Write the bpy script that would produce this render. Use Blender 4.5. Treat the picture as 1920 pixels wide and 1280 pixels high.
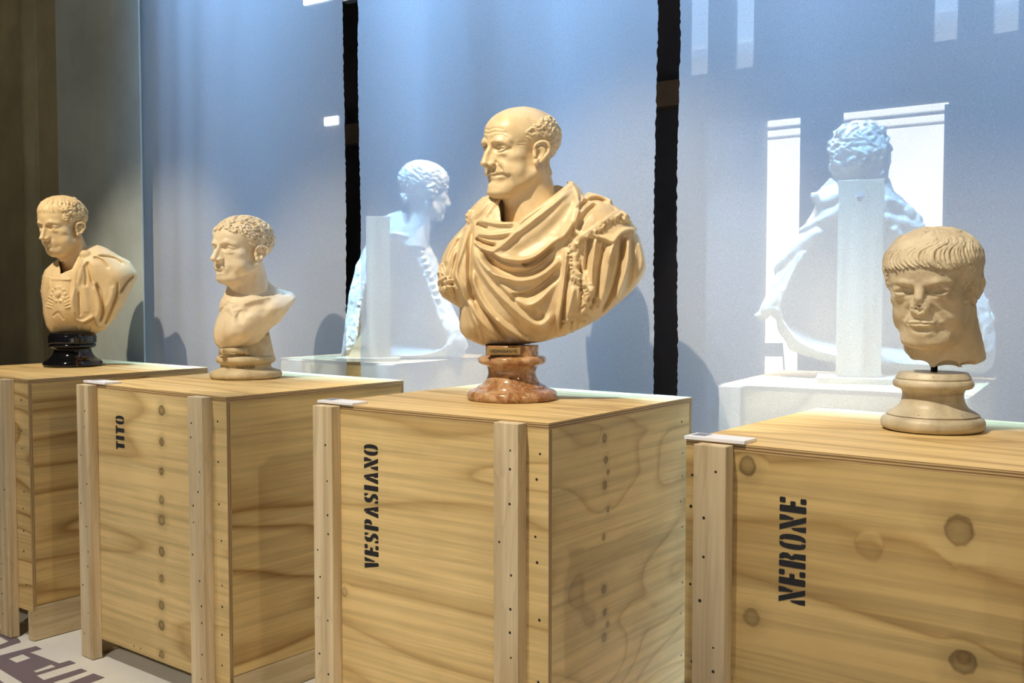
import bpy, bmesh, math, random
import numpy as np
from mathutils import Vector, Matrix

# ------------------------------------------------------------------ scene reset, camera, world, light
for o in list(bpy.data.objects):
    bpy.data.objects.remove(o, do_unlink=True)
SC = bpy.context.scene
COL = SC.collection
FPX, EYE, PITCH = 1950.0, 1.5, math.atan(95 / 1950.0)
cam_d = bpy.data.cameras.new('camera')
cam_d.sensor_width = 36.0
cam_d.lens = 36.0 * FPX / 1920.0
cam_d.clip_start = 0.05
cam = bpy.data.objects.new('camera', cam_d)
COL.objects.link(cam)
cam.location = (0, 0, EYE)
cam.rotation_euler = (math.pi / 2 - PITCH, 0, 0)
SC.camera = cam

SC.view_settings.view_transform = 'Standard'
SC.view_settings.look = 'None'
SC.view_settings.gamma = 1.0
SC.view_settings.use_curve_mapping = False
SC.view_settings.exposure = 0.0

world = bpy.data.worlds.new('world')
SC.world = world
world.use_nodes = True
wb = world.node_tree.nodes['Background']
wb.inputs[0].default_value = (0.80, 0.86, 1.0, 1)
wb.inputs[1].default_value = 0.05

# plan axes of the hall: u runs along the curtain row, v goes away from the visitor
HALL = math.radians(-37.0)
U = Vector((math.cos(HALL), math.sin(HALL)))
V = Vector((-U.y, U.x))

def P(a, b, z=0.0):
    q = U * a + V * b
    return Vector((q.x, q.y, z))

def lamp(name, kind, loc, target, energy, color, **kw):
    d = bpy.data.lights.new(name, kind)
    d.energy = energy
    d.color = color
    for k, v in kw.items():
        setattr(d, k, v)
    o = bpy.data.objects.new(name, d)
    COL.objects.link(o)
    o.location = loc
    o.rotation_euler = (Vector(target) - Vector(loc)).to_track_quat('-Z', 'Y').to_euler()
    return o

WARM = (1.0, 0.89, 0.70)
# track spotlights, one per bust, high on the visitor's left; each cone ends just above its head
def spot(loc, tgt, energy, deg, blend=.3, col=WARM, soft=.025):
    return lamp('track_or_fill_spot', 'SPOT', loc, tgt, energy, col, spot_size=math.radians(deg), spot_blend=blend, shadow_soft_size=soft)
spot((-1.24, 1.86, 4.45), (0.10, 3.64, 1.40), 760, 37, .7)
spot((-2.72, 2.62, 4.40), (-1.10, 4.48, 1.36), 600, 28, .7)
spot((-2.95, 3.05, 4.40), (-2.12, 5.22, 1.42), 640, 30, .7)
spot((-0.70, 1.60, 4.35), (1.16, 2.84, 1.24), 640, 31, .7)
# two added fills behind the visitor brighten crate fronts, fading out at bust height
spot((-2.4, -1.9, 3.9), (-1.7, 2.3, -0.7), 680, 46, .6, (1.0, 0.89, 0.72), .12)
spot((0.6, -1.9, 3.9), (0.5, 2.0, -1.2), 210, 46, .6, (1.0, 0.89, 0.72), .12)
# a fill downlight added to brighten the walkway floor
spot(P(-3.7, 1.15, 4.5), P(-3.65, 1.65, 0), 300, 42, .7, (1.0, 0.93, 0.82), .1)
# a single track light on the visitor's right, raking the crate sides
spot((2.6, -0.6, 4.3), (-0.5, 3.4, -0.3), 190, 46, .5, (1.0, 0.86, 0.64), .04)
# added blue fill lights close above the fabric, for its blue upper part
for a, bw in ((-4.55, 3.17), (-3.95, 3.17), (-3.3, 3.30), (-2.75, 3.33), (-2.2, 3.33), (-1.65, 3.33), (-1.1, 3.33), (-0.5, 3.33), (0.2, 3.33)):
    lamp('blue_fabric_fill', 'AREA', P(a, bw, 5.1), P(a, bw + .34, 3.1), 37, (0.27, 0.54, 0.95), shape='RECTANGLE', size=.6, size_y=0.12, spread=math.radians(30))
# daylight outside the back doors
lamp('sun', 'SUN', (0, 0, 10), P(0.4, 1.0, 10 - 2.1), 13.0, (1.0, 0.98, 0.95), angle=math.radians(0.5))
# spotlights over the second row, hung between its two busts
spot(P(-2.75, 4.75, 4.30), P(-3.92, 4.22, 1.70), 620, 32, .5, (1.0, 0.90, 0.74))
spot(P(-2.65, 4.75, 4.30), P(-1.50, 4.36, 1.55), 520, 36, .5, (1.0, 0.90, 0.74))
spot(P(-3.6, 6.2, 4.6), P(-4.02, 8.5, 1.5), 170, 24, .6, (0.72, 0.86, 1.0))  # added bluish fill in place of daylight bouncing onto the door leaf

# ------------------------------------------------------------------ helpers
def tag(o, label=None, cat=None, group=None, kind=None):
    if label: o['label'] = label
    if cat: o['category'] = cat
    if group: o['group'] = group
    if kind: o['kind'] = kind
    return o

def empty(name, loc=(0, 0, 0), rotz=0.0):
    o = bpy.data.objects.new(name, None)
    o.empty_display_size = 0.1
    COL.objects.link(o)
    o.location = loc
    o.rotation_euler = (0, 0, rotz)
    return o

def link_mesh(name, me, mat, parent=None, smooth=False):
    if mat:
        me.materials.append(mat)
    if smooth:
        me.polygons.foreach_set('use_smooth', [True] * len(me.polygons))
    o = bpy.data.objects.new(name, me)
    COL.objects.link(o)
    if parent:
        o.parent = parent
    return o

def obj(name, bm, mat, parent=None, smooth=False):
    me = bpy.data.meshes.new(name)
    bm.normal_update()
    bm.to_mesh(me)
    bm.free()
    return link_mesh(name, me, mat, parent, smooth)

def bx(bm, x0, x1, y0, y1, z0, z1, bevel=0.0, M=None):
    r = bmesh.ops.create_cube(bm, size=1.0)
    vs = r['verts']
    for v in vs:
        v.co = Vector((x0 + (v.co.x + .5) * (x1 - x0), y0 + (v.co.y + .5) * (y1 - y0), z0 + (v.co.z + .5) * (z1 - z0)))
    if bevel:
        es = list({e for v in vs for e in v.link_edges})
        rb = bmesh.ops.bevel(bm, geom=es, offset=bevel, segments=2, affect='EDGES', profile=0.6)
        vs = list({v for f in rb['faces'] for v in f.verts} | {v for v in vs if v.is_valid})
    if M is not None:
        bmesh.ops.transform(bm, matrix=M, verts=vs)
    return vs

def box(name, x0, x1, y0, y1, z0, z1, mat, parent=None, bevel=0.0, M=None):
    bm = bmesh.new()
    bx(bm, x0, x1, y0, y1, z0, z1, bevel, M)
    return obj(name, bm, mat, parent)

def tube(bm, pts, r, seg=8, closed=False):
    pts = [Vector(p) for p in pts]
    n = len(pts)
    rings = []
    rr = r if isinstance(r, (list, tuple)) else [r] * n
    up = Vector((0, 0, 1))
    for i, p in enumerate(pts):
        t = (pts[min(i + 1, n - 1)] - pts[max(i - 1, 0)]).normalized()
        a = t.cross(up)
        if a.length < 1e-3: a = t.cross(Vector((1, 0, 0)))
        a.normalize(); b = t.cross(a)
        rings.append([bm.verts.new(p + (a * math.cos(k * 2 * math.pi / seg) + b * math.sin(k * 2 * math.pi / seg)) * rr[i]) for k in range(seg)])
    for i in range(n - 1):
        for k in range(seg):
            bm.faces.new((rings[i][k], rings[i][(k + 1) % seg], rings[i + 1][(k + 1) % seg], rings[i + 1][k]))
    bm.faces.new(rings[0]); bm.faces.new(rings[-1][::-1])

def lathe(bm, prof, seg=64, c=(0, 0), sy=1.0):
    rings = []
    for r, z in prof:
        rings.append([bm.verts.new((c[0] + r * math.cos(k * 2 * math.pi / seg), c[1] + sy * r * math.sin(k * 2 * math.pi / seg), z)) for k in range(seg)])
    for i in range(len(rings) - 1):
        for k in range(seg):
            bm.faces.new((rings[i][k], rings[i][(k + 1) % seg], rings[i + 1][(k + 1) % seg], rings[i + 1][k]))
    bm.faces.new(rings[0][::-1]); bm.faces.new(rings[-1])

def smooth_prof(pts, n=5):
    """Catmull-Rom through (r,z); a point given as (r,z,1) is a hard corner."""
    out = []
    P_ = [(p[0], p[1]) for p in pts]
    hard = [len(p) > 2 for p in pts]
    for i in range(len(P_) - 1):
        p1, p2 = np.array(P_[i]), np.array(P_[i + 1])
        p0 = p1 - (p2 - p1) if (i == 0 or hard[i]) else np.array(P_[i - 1])
        p3 = p2 + (p2 - p1) if (i + 2 >= len(P_) or hard[i + 1]) else np.array(P_[i + 2])
        for k in range(n):
            t = k / n
            q = 0.5 * (2 * p1 + (p2 - p0) * t + (2 * p0 - 5 * p1 + 4 * p2 - p3) * t * t + (3 * p1 - p0 - 3 * p2 + p3) * t ** 3)
            out.append((max(q[0], .001), q[1]))
    out.append(P_[-1])
    return out

# ------------------------------------------------------------------ materials
class NT:
    def __init__(s, name):
        s.m = bpy.data.materials.new(name)
        s.m.use_nodes = True
        s.t = s.m.node_tree
        s.t.nodes.clear()
        s.out = s.t.nodes.new('ShaderNodeOutputMaterial')
    def n(s, typ, **kw):
        nd = s.t.nodes.new('ShaderNode' + typ)
        for k, v in kw.items():
            setattr(nd, k, v)
        return nd
    def l(s, a, b):
        s.t.links.new(a, b)
    def val(s, sock, x):
        if hasattr(x, 'is_output'): s.l(x, sock)
        else: sock.default_value = x
    def math(s, op, a, b=0.0, c=0.0, clamp=False):
        nd = s.n('Math', operation=op); nd.use_clamp = clamp
        s.val(nd.inputs[0], a); s.val(nd.inputs[1], b); s.val(nd.inputs[2], c)
        return nd.outputs[0]
    def vmath(s, op, a, b):
        nd = s.n('VectorMath', operation=op)
        s.val(nd.inputs[0], a); s.val(nd.inputs[1], b)
        return nd
    def coords(s, scale=(1, 1, 1), loc=(0, 0, 0), src='Object'):
        tc = s.n('TexCoord'); mp = s.n('Mapping')
        mp.inputs['Scale'].default_value = scale; mp.inputs['Location'].default_value = loc
        s.l(tc.outputs[src], mp.inputs['Vector'])
        return mp.outputs[0]
    def noise(s, vec, scale, detail=3.0, rough=0.5, dist=0.0):
        nd = s.n('TexNoise')
        s.l(vec, nd.inputs['Vector'])
        nd.inputs['Scale'].default_value = scale; nd.inputs['Detail'].default_value = detail
        nd.inputs['Roughness'].default_value = rough; nd.inputs['Distortion'].default_value = dist
        return nd.outputs['Fac']
    def ramp(s, fac, stops):
        nd = s.n('ValToRGB')
        el = nd.color_ramp.elements
        while len(el) < len(stops): el.new(0.5)
        for e, (p, c) in zip(el, stops):
            e.position = p
            e.color = (c[0], c[1], c[2], 1) if isinstance(c, (tuple, list)) else (c, c, c, 1)
        s.val(nd.inputs[0], fac)
        return nd.outputs[0]
    def mix(s, fac, a, b, mode='MIX'):
        nd = s.n('MixRGB', blend_type=mode)
        s.val(nd.inputs[0], fac)
        for i, x in ((1, a), (2, b)):
            if isinstance(x, tuple): nd.inputs[i].default_value = (x[0], x[1], x[2], 1)
            else: s.l(x, nd.inputs[i])
        return nd.outputs[0]
    def bsdf(s, color, rough=0.6, bump=None, bstr=0.2, bdist=0.002, spec=0.5, **kw):
        b = s.n('BsdfPrincipled')
        if isinstance(color, tuple): b.inputs['Base Color'].default_value = (*color, 1)
        else: s.l(color, b.inputs['Base Color'])
        s.val(b.inputs['Roughness'], rough)
        b.inputs['Specular IOR Level'].default_value = spec
        for k, v in kw.items():
            b.inputs[k].default_value = v
        if bump is not None:
            bp = s.n('Bump')
            bp.inputs['Strength'].default_value = bstr; bp.inputs['Distance'].default_value = bdist
            s.l(bump, bp.inputs['Height']); s.l(bp.outputs[0], b.inputs['Normal'])
        s.l(b.outputs[0], s.out.inputs[0])
        return s.m

def srgb(r, g, b):
    f = lambda c: c / 12.92 if c <= 0.04045 else ((c + 0.055) / 1.055) ** 2.4
    return (f(r / 255.0), f(g / 255.0), f(b / 255.0))

def plain(name, col, rough=0.7, noise_scale=6.0, var=0.12, **kw):
    t = NT(name)
    c = t.coords()
    n = t.noise(c, noise_scale, 5.0, 0.6)
    k0 = tuple(x * (1 - var) for x in col); k1 = tuple(min(1, x * (1 + var)) for x in col)
    return t.bsdf(t.ramp(n, [(0.3, k0), (0.7, k1)]), rough, bump=n, bstr=0.1, **kw)
# ------------------------------------------------------------------ the hall
def at_px(px, b):
    """distance along u where the sight line through column px meets the upright plane at offset b"""
    r = Vector(((px - 960) / FPX, 1.0))
    t = b / r.dot(V)
    return r.dot(U) * t

def wallbox(name, a0, a1, b0, b1, z0, z1, mat, parent=None, bevel=0.0):
    o = box(name, a0, a1, b0, b1, z0, z1, mat, parent, bevel)
    if parent is None:
        o.rotation_euler = (0, 0, HALL)
    return o

M_floor = plain('pale_floor_paint', srgb(232, 229, 222), 0.55, 3.0, 0.05)
M_plaster = None
def plaster(name, col, dark):
    t = NT(name)
    c = t.coords()
    n1 = t.noise(c, 2.2, 6, 0.62)
    n2 = t.noise(t.coords((1, 1, .25)), 5.0, 4, 0.6, 0.6)
    base = t.mix(t.ramp(n1, [(0.35, 0.0), (0.68, 1.0)]), dark, col)
    chips = t.ramp(t.noise(c, 34.0, 2, 0.5), [(0.735, 0.0), (0.76, 1.0)])
    base = t.mix(t.math('MULTIPLY', chips, 0.5), base, srgb(190, 190, 180))
    base = t.mix(t.math('MULTIPLY', n2, 0.35), base, tuple(x * 0.6 for x in dark))
    return t.bsdf(base, 0.85, bump=n1, bstr=0.3, bdist=0.004)
M_plaster = plaster('grey_plaster', srgb(180, 184, 172), srgb(156, 160, 150))
M_plaster_brown = plaster('brown_plaster', srgb(178, 160, 116), srgb(150, 136, 100))
M_dark = plain('dark_hall_paint', srgb(62, 50, 44), 0.9)
M_ceiling = plain('dark_ceiling', srgb(46, 42, 42), 0.9)
M_cornice = plain('brown_cornice', srgb(116, 84, 52), 0.8)
M_white_facade = plain('pale_facade_render', srgb(225, 226, 222), 0.9, 2.0, 0.06)
M_door = plain('blue_grey_door_paint', srgb(190, 206, 218), 0.5)
M_frame = plain('window_frame_paint', srgb(120, 128, 136), 0.5)

floor = box('floor', -9, 7, -4.5, 15.5, -0.10, 0.0, M_floor)
floor.rotation_euler = (0, 0, HALL)
tag(floor, kind='structure')

B_CUR, B_BACK = 3.55, 8.5
# ceiling of the hall
tag(wallbox('ceiling', -9, 7, -4.5, 8.9, 5.6, 5.75, M_ceiling), kind='structure')
# plaster pier on the left, with the recessed wall and the half-round moulding beside it
aL, aP = at_px(115, 3.325), at_px(269, 3.325)
tag(wallbox('wall_left', -9, at_px(150, 3.80), 3.80, 4.4, 0, 5.6, M_plaster_brown), kind='structure')
pier = tag(wallbox('wall_pier', aL, aP, 3.325, 3.336, 0, 5.6, M_plaster, bevel=0.003), kind='structure')
bm = bmesh.new()
a_m = at_px(64, 3.80)
prof = []
for k in range(17):
    th = math.pi * k / 16
    prof.append((a_m - 0.062 * math.cos(th), 3.80 - 0.05 * math.sin(th)))
prof += [(a_m + 0.115, 3.80 - 0.002), (a_m + 0.118, 3.82), (a_m - 0.07, 3.82)]
lo = [bm.verts.new((x, y, 0)) for x, y in prof]; hi = [bm.verts.new((x, y, 5.6)) for x, y in prof]
for i in range(len(prof)):
    j = (i + 1) % len(prof)
    bm.faces.new((lo[i], lo[j], hi[j], hi[i]))
bm.faces.new(lo[::-1]); bm.faces.new(hi)
o = obj('trim_1', bm, M_plaster_brown, None, True); o.rotation_euler = (0, 0, HALL)
tag(o, kind='structure')

# back wall with door openings and high windows
doors = [(at_px(1318, B_BACK), at_px(1496, B_BACK)), (at_px(1565, B_BACK), at_px(1771, B_BACK))]
wins = [(at_px(1286, B_BACK), at_px(1325, B_BACK)), (at_px(1370, B_BACK), at_px(1410, B_BACK)),
        (at_px(1735, B_BACK), at_px(1788, B_BACK)), (at_px(1845, B_BACK), at_px(1901, B_BACK))]
bm = bmesh.new()
def row(z0, z1, holes, th=.14):
    x = -9.0
    for h0, h1 in holes:
        bx(bm, x, h0, B_BACK, B_BACK + th, z0, z1); x = h1
    bx(bm, x, 7.0, B_BACK, B_BACK + th, z0, z1)
row(0, 2.985, doors); row(2.985, 3.39, []); row(3.39, 5.2, wins, .05); row(5.2, 5.6, [])
wb_ = obj('wall_back', bm, M_dark); wb_.rotation_euler = (0, 0, HALL); tag(wb_, kind='structure')
tag(wallbox('wall_side', -9.2, -9.0, -4.5, 8.9, 0, 5.6, M_dark), kind='structure')
tag(wallbox('wall_right', 7.0, 7.2, 3.6, 8.9, 0, 5.6, M_dark), kind='structure')
tag(wallbox('trim_2', -9, 7, B_BACK - 0.12, B_BACK, 3.16, 3.385, M_cornice), kind='structure')

M_glass = None
t = NT('clear_window_glass')
g = t.n('BsdfGlass'); g.inputs['Roughness'].default_value = 0.0; g.inputs['IOR'].default_value = 1.45
tr = t.n('BsdfTransparent'); mx = t.n('MixShader'); mx.inputs[0].default_value = 0.12
t.l(tr.outputs[0], mx.inputs[1]); t.l(g.outputs[0], mx.inputs[2]); t.l(mx.outputs[0], t.out.inputs[0])
M_glass = t.m
for i, (a0, a1) in enumerate(wins):
    w = empty('window_%d' % (i + 1)); w.rotation_euler = (0, 0, HALL); tag(w, kind='structure')
    bm = bmesh.new()
    b0, b1 = B_BACK + 0.012, B_BACK + 0.04
    bx(bm, a0, a0 + .018, b0, b1, 3.39, 5.2); bx(bm, a1 - .018, a1, b0, b1, 3.39, 5.2)
    bx(bm, a0, a1, b0, b1, 3.39, 3.43); bx(bm, a0, a1, b0, b1, 5.16, 5.2)
    obj('window_frame', bm, M_frame, w)
    box('pane', a0 + .018, a1 - .018, b0 + .01, b0 + .016, 3.43, 5.16, M_glass, w)

def door_leaf(name, width, h, mat, parent):
    """panelled leaf, hinge at x=0, stiles and rails round three recessed panels"""
    bm = bmesh.new()
    th = 0.05; st = width * .17
    bx(bm, 0, st, 0, th, 0.02, h, .004); bx(bm, width - st, width, 0, th, 0.02, h, .004)
    zs = [0.02, 0.95, 2.02, h]
    rails = [(0.02, 0.2), (0.92, 1.06), (2.0, 2.14), (h - .14, h)]
    for z0, z1 in rails: bx(bm, st, width - st, 0.002, th - .002, z0, z1, .003)
    lf = obj(name, bm, mat, parent)
    for (z0, z1) in ((0.2, 0.92), (1.06, 2.0), (2.14, h - .14)):
        b2 = bmesh.new()
        bx(b2, st, width - st, 0.018, 0.032, z0, z1)
        bx(b2, st + .05, width - st - .05, 0.008, 0.04, z0 + .05, z1 - .05, .006)
        obj('door_panel', b2, mat, lf)
    return lf
a0, a1 = doors[0]
d1 = empty('door_1', P(a0, B_BACK + 0.05, 0), HALL); tag(d1, kind='structure')
wl = at_px(1415, B_BACK) - a0
door_leaf('door_leaf', wl, 2.98, M_door, d1)
bm = bmesh.new(); bx(bm, wl, wl + .045, -0.03, .08, 0, 2.985, .004); obj('door_frame', bm, M_door, d1)
a0, a1 = doors[1]
d2 = empty('door_2', P(a1, B_BACK + 0.05, 0), HALL); tag(d2, kind='structure')
lf = door_leaf('door_leaf', 0.9, 2.95, M_door, d2)
lf.rotation_euler = (0, 0, math.radians(75))

# courtyard house across the back doors
cour = empty('courtyard_house', P(-5.0, 14.4, 0), HALL)
tag(cour, 'sunlit pale house front with stepped cornice seen through the back doors', 'building')
box('facade', -6, 6, 0, 0.4, 0, 5.1, M_white_facade, cour)
for i, (z, d) in enumerate(((3.72, .02), (3.86, .045), (4.0, .07))):
    box('cornice_step', -6, 6, -d, 0.02, z, z + .10, M_white_facade, cour, .01)
M_sky_roof = plain('sky_blue_roof', srgb(76, 100, 124), .7, 6)  # invented blue roof standing in for the sky above the facade
bm = bmesh.new()
vs = [bm.verts.new(p) for p in ((-6, -.15, 5.1), (6, -.15, 5.1), (6, 3.2, 8.4), (-6, 3.2, 8.4), (-6, -.15, 4.98), (6, -.15, 4.98), (6, 3.2, 5.0), (-6, 3.2, 5.0))]
for q in ((0, 1, 2, 3), (4, 7, 6, 5), (0, 4, 5, 1), (2, 6, 7, 3), (1, 5, 6, 2), (0, 3, 7, 4)): bm.faces.new([vs[k] for k in q])
obj('sky_roof', bm, M_sky_roof, cour)
# arched passage in the house front: flat slab, shade put into its colour
ac = at_px(1765, 14.4) + 5.5
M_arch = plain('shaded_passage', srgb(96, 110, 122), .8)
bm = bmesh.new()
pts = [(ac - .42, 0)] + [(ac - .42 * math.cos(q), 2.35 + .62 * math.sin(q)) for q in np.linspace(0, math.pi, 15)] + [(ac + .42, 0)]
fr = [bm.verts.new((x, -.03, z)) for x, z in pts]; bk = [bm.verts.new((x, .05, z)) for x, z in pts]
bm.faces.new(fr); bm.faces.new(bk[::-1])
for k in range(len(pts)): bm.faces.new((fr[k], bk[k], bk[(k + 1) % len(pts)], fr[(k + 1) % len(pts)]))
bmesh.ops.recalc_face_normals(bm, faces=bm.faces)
obj('arch_shade', bm, M_arch, cour)

# printed lettering on the floor
M_purple = plain('purple_floor_print', srgb(122, 108, 118), 0.6, 4.0, 0.05)
def floor_px(cx, cy):
    px, py = cx / 8.0, 1120 + cy / 8.0
    x = (px - 960) / FPX; y = -(py - 640) / FPX
    d = Vector((x, math.cos(PITCH) + y * math.sin(PITCH), -math.sin(PITCH) + y * math.cos(PITCH)))
    k = -EYE / d.z
    return Vector((d.x * k, d.y * k, 0.0012))
def floor_letter(outer, holes=()):
    bm = bmesh.new()
    es = []
    for loop in [outer] + list(holes):
        vs = [bm.verts.new(floor_px(*p)) for p in loop]
        es += [bm.edges.new((vs[i], vs[(i + 1) % len(vs)])) for i in range(len(vs))]
    bmesh.ops.triangle_fill(bm, use_beauty=True, edges=es)
    for f in bm.faces:
        f.normal_update()
        if f.normal.z < 0: f.normal_flip()
    o = obj('printed_letter', bm, M_purple)
    o.parent = floor
    o.matrix_parent_inverse = Matrix.Rotation(HALL, 4, 'Z').inverted()
    return o
floor_letter([(-500, 420), (0, 470), (150, 450), (315, 670), (0, 775), (-500, 930)], [[(-200, 560), (0, 590), (130, 660), (0, 710), (-220, 700)]])
floor_letter([(-500, 1010), (0, 870), (540, 730), (630, 772), (450, 825), (890, 990), (1045, 945), (1140, 985), (545, 1170), (660, 1240),
              (1215, 1065), (1310, 1105), (800, 1275), (900, 1330), (1400, 1140), (1570, 1200), (1000, 1420), (520, 1390), (0, 1075), (-300, 1000)],
             [[(130, 920), (340, 850), (460, 910), (250, 980)], [(500, 1105), (770, 1005), (830, 1040), (545, 1125)]])
floor_letter([(-500, 1090), (0, 1240), (120, 1330), (-500, 1500)])

# ------------------------------------------------------------------ hanging fabric
t = NT('white_voile')
c = t.coords()
weave = t.noise(t.coords((1, 1, 1)), 420.0, 1, 0.5)
col = t.ramp(weave, [(0.3, srgb(205, 208, 214)), (0.7, srgb(238, 240, 244))])
df = t.n('BsdfDiffuse'); tl = t.n('BsdfTranslucent'); tp = t.n('BsdfTransparent')
t.l(col, df.inputs[0]); t.l(col, tl.inputs[0])
m1 = t.n('MixShader'); m1.inputs[0].default_value = 0.32
t.l(df.outputs[0], m1.inputs[1]); t.l(tl.outputs[0], m1.inputs[2])
m2 = t.n('MixShader'); m2.inputs[0].default_value = 0.42
t.l(m1.outputs[0], m2.inputs[1]); t.l(tp.outputs[0], m2.inputs[2]); t.l(m2.outputs[0], t.out.inputs[0])
M_voile = t.m

def curtain(px0, px1, lean0, lean1, seed, amp, label, B_CUR=B_CUR):
    rnd = random.Random(seed)
    a0, a1 = at_px(px0, B_CUR), at_px(px1, B_CUR)
    nx, nz = int((a1 - a0) / 0.015), 420
    waves = [(rnd.uniform(3, 9), rnd.uniform(0, 6.28), rnd.uniform(.4, 1)) for _ in range(4)] + [(rnd.uniform(18, 34), rnd.uniform(0, 6.28), rnd.uniform(.1, .25)) for _ in range(3)]
    vs, fs = [], []
    for j in range(nz + 1):
        z = 0.03 + 5.2 * j / nz
        j0, j1 = rnd.uniform(-.0034, .0034) + .004 * math.sin(z * 5 + seed), rnd.uniform(-.0034, .0034) + .004 * math.sin(z * 4.1 + 2 * seed)
        for i in range(nx + 1):
            s = i / nx
            a = a0 + (a1 - a0) * s
            y = sum(w * math.sin(k * a + ph + 0.12 * math.sin(z * 1.3)) for k, ph, w in waves) * amp * 1.6
            if i == 0: a += j0
            if i == nx: a += j1
            a += (lean0 * (1 - s) + lean1 * s) * (3 - z)
            vs.append((a, B_CUR + y, z))
    w = nx + 1
    for j in range(nz):
        for i in range(nx):
            q = j * w + i
            fs.append((q, q + 1, q + w + 1, q + w))
    me = bpy.data.meshes.new('voile_curtain')
    me.from_pydata(vs, [], fs); me.update()
    o = link_mesh('voile_curtain', me, M_voile, None, True)
    o.rotation_euler = (0, 0, HALL)
    tag(o, label, 'curtain', 'hanging voile panels')
    return o
curtain(250, 647, 0, .002, 3, .010, 'tall white voile panel hanging behind the short curly-haired nude bust', 3.39)
curtain(683, 1231, .002, -.004, 5, .008, 'widest white voile panel hanging behind the bald draped bust')
curtain(1273, 2150, 0, 0, 8, .006, 'white voile panel at the right with bright doorways showing through it')
# ------------------------------------------------------------------ plywood crates
def ply_mat(name, axis, seed, tint=(1, 1, 1), figure=9.0, stretch=0.22, contrast=1.0, knots=(), plane='xz', fig_dark=0.55):
    """axis: direction of the grain (0 x, 1 y, 2 z); knots: (u, v, r, strength) on the panel's own plane"""
    t = NT(name)
    sc = [1.0, 1.0, 1.0]; sc[axis] = stretch
    c = t.coords(tuple(sc), (seed * 3.1, seed * 1.7, seed * 2.3))
    fine = [42.0, 42.0, 42.0]; fine[axis] = 1.1
    cf = t.coords(tuple(fine), (seed, seed, seed))
    big = t.noise(c, 2.3, 2.0, 0.45, 0.35)
    F = t.math('MULTIPLY', big, figure)
    kd = None
    if knots:
        tc = t.n('TexCoord'); sp = t.n('SeparateXYZ'); t.l(tc.outputs['Object'], sp.inputs[0])
        wob = t.noise(tc.outputs['Object'], 26.0, 2.0, 0.5)
        a, b = {'xz': (0, 2), 'yz': (1, 2), 'xy': (0, 1)}[plane]
        for (ku, kv, r, st) in knots:
            dx = t.math('SUBTRACT', sp.outputs[a], ku); dy = t.math('SUBTRACT', sp.outputs[b], kv)
            d = t.math('SQRT', t.math('ADD', t.math('MULTIPLY', dx, dx), t.math('MULTIPLY', dy, dy)))
            d = t.math('MULTIPLY', t.math('DIVIDE', d, r), t.math('ADD', t.math('MULTIPLY', wob, 0.7), 0.65))
            k = t.math('MULTIPLY', t.ramp(t.math('MULTIPLY', d, 0.25), [(0.0, 0.65), (0.16, 0.8), (0.24, 1.0), (0.30, 0.28), (0.7, 0.0)]), st)
            kd = k if kd is None else t.math('MAXIMUM', kd, k)
        F = t.math('ADD', F, t.math('MULTIPLY', kd, 1.1))
    ring = t.math('FRACT', F)
    tone = t.ramp(ring, [(0.0, 0.05), (0.58, 0.15), (0.85, 1.0), (0.94, 0.25), (1.0, 0.05)])
    stain = t.noise(t.coords((1, 1, 1), (seed * 5, 0, seed)), 2.6, 4.0, 0.6)
    light, mid, dark = srgb(224, 198, 144), srgb(190, 156, 98), srgb(132, 96, 50)
    light, mid, dark = [tuple(min(1, x * y) for x, y in zip(k, tint)) for k in (light, mid, dark)]
    col = t.mix(t.math('MULTIPLY', tone, .85 * contrast, clamp=True), light, mid)
    col = t.mix(t.math('MULTIPLY', t.math('POWER', tone, 3.0), 0.55 * contrast), col, dark)
    fg = t.noise(cf, 1.0, 3.0, 0.65)
    col = t.mix(0.75, col, t.ramp(fg, [(0.3, 0.58), (0.6, 1.0)]), 'MULTIPLY')
    col = t.mix(0.5, col, t.ramp(stain, [(0.3, (.74, .70, .62)), (0.62, 1.0)]), 'MULTIPLY')
    if kd is not None:
        col = t.mix(t.math('MULTIPLY', kd, 0.85, clamp=True), col, tuple(x * .22 for x in dark))
    return t.bsdf(col, 0.62, bump=fg, bstr=0.12, bdist=0.001, spec=0.35)

def pine_mat(name, axis, seed, tint=(1, 1, 1)):
    t = NT(name)
    sc = [22.0, 22.0, 22.0]; sc[axis] = 0.9
    n = t.noise(t.coords(tuple(sc), (seed, seed * 2, seed)), 1.0, 3.0, 0.55, 0.4)
    sc2 = [9.0, 9.0, 9.0]; sc2[axis] = 1.2
    n2 = t.noise(t.coords(tuple(sc2), (seed * 3, seed, 0)), 1.0, 2.0, 0.5, 1.0)
    light, dark = srgb(218, 200, 164), srgb(180, 155, 116)
    light, dark = [tuple(min(1, x * y) for x, y in zip(k, tint)) for k in (light, dark)]
    col = t.mix(t.ramp(n, [(0.35, 0.0), (0.7, 1.0)]), light, dark)
    ring = t.ramp(t.math('FRACT', t.math('MULTIPLY', n2, 7.0)), [(0.0, 1.0), (0.7, 0.95), (0.92, 0.78), (1.0, 1.0)])
    col = t.mix(0.6, col, ring, 'MULTIPLY')
    return t.bsdf(col, 0.68, bump=n, bstr=0.15, bdist=0.001, spec=0.3)

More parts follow.
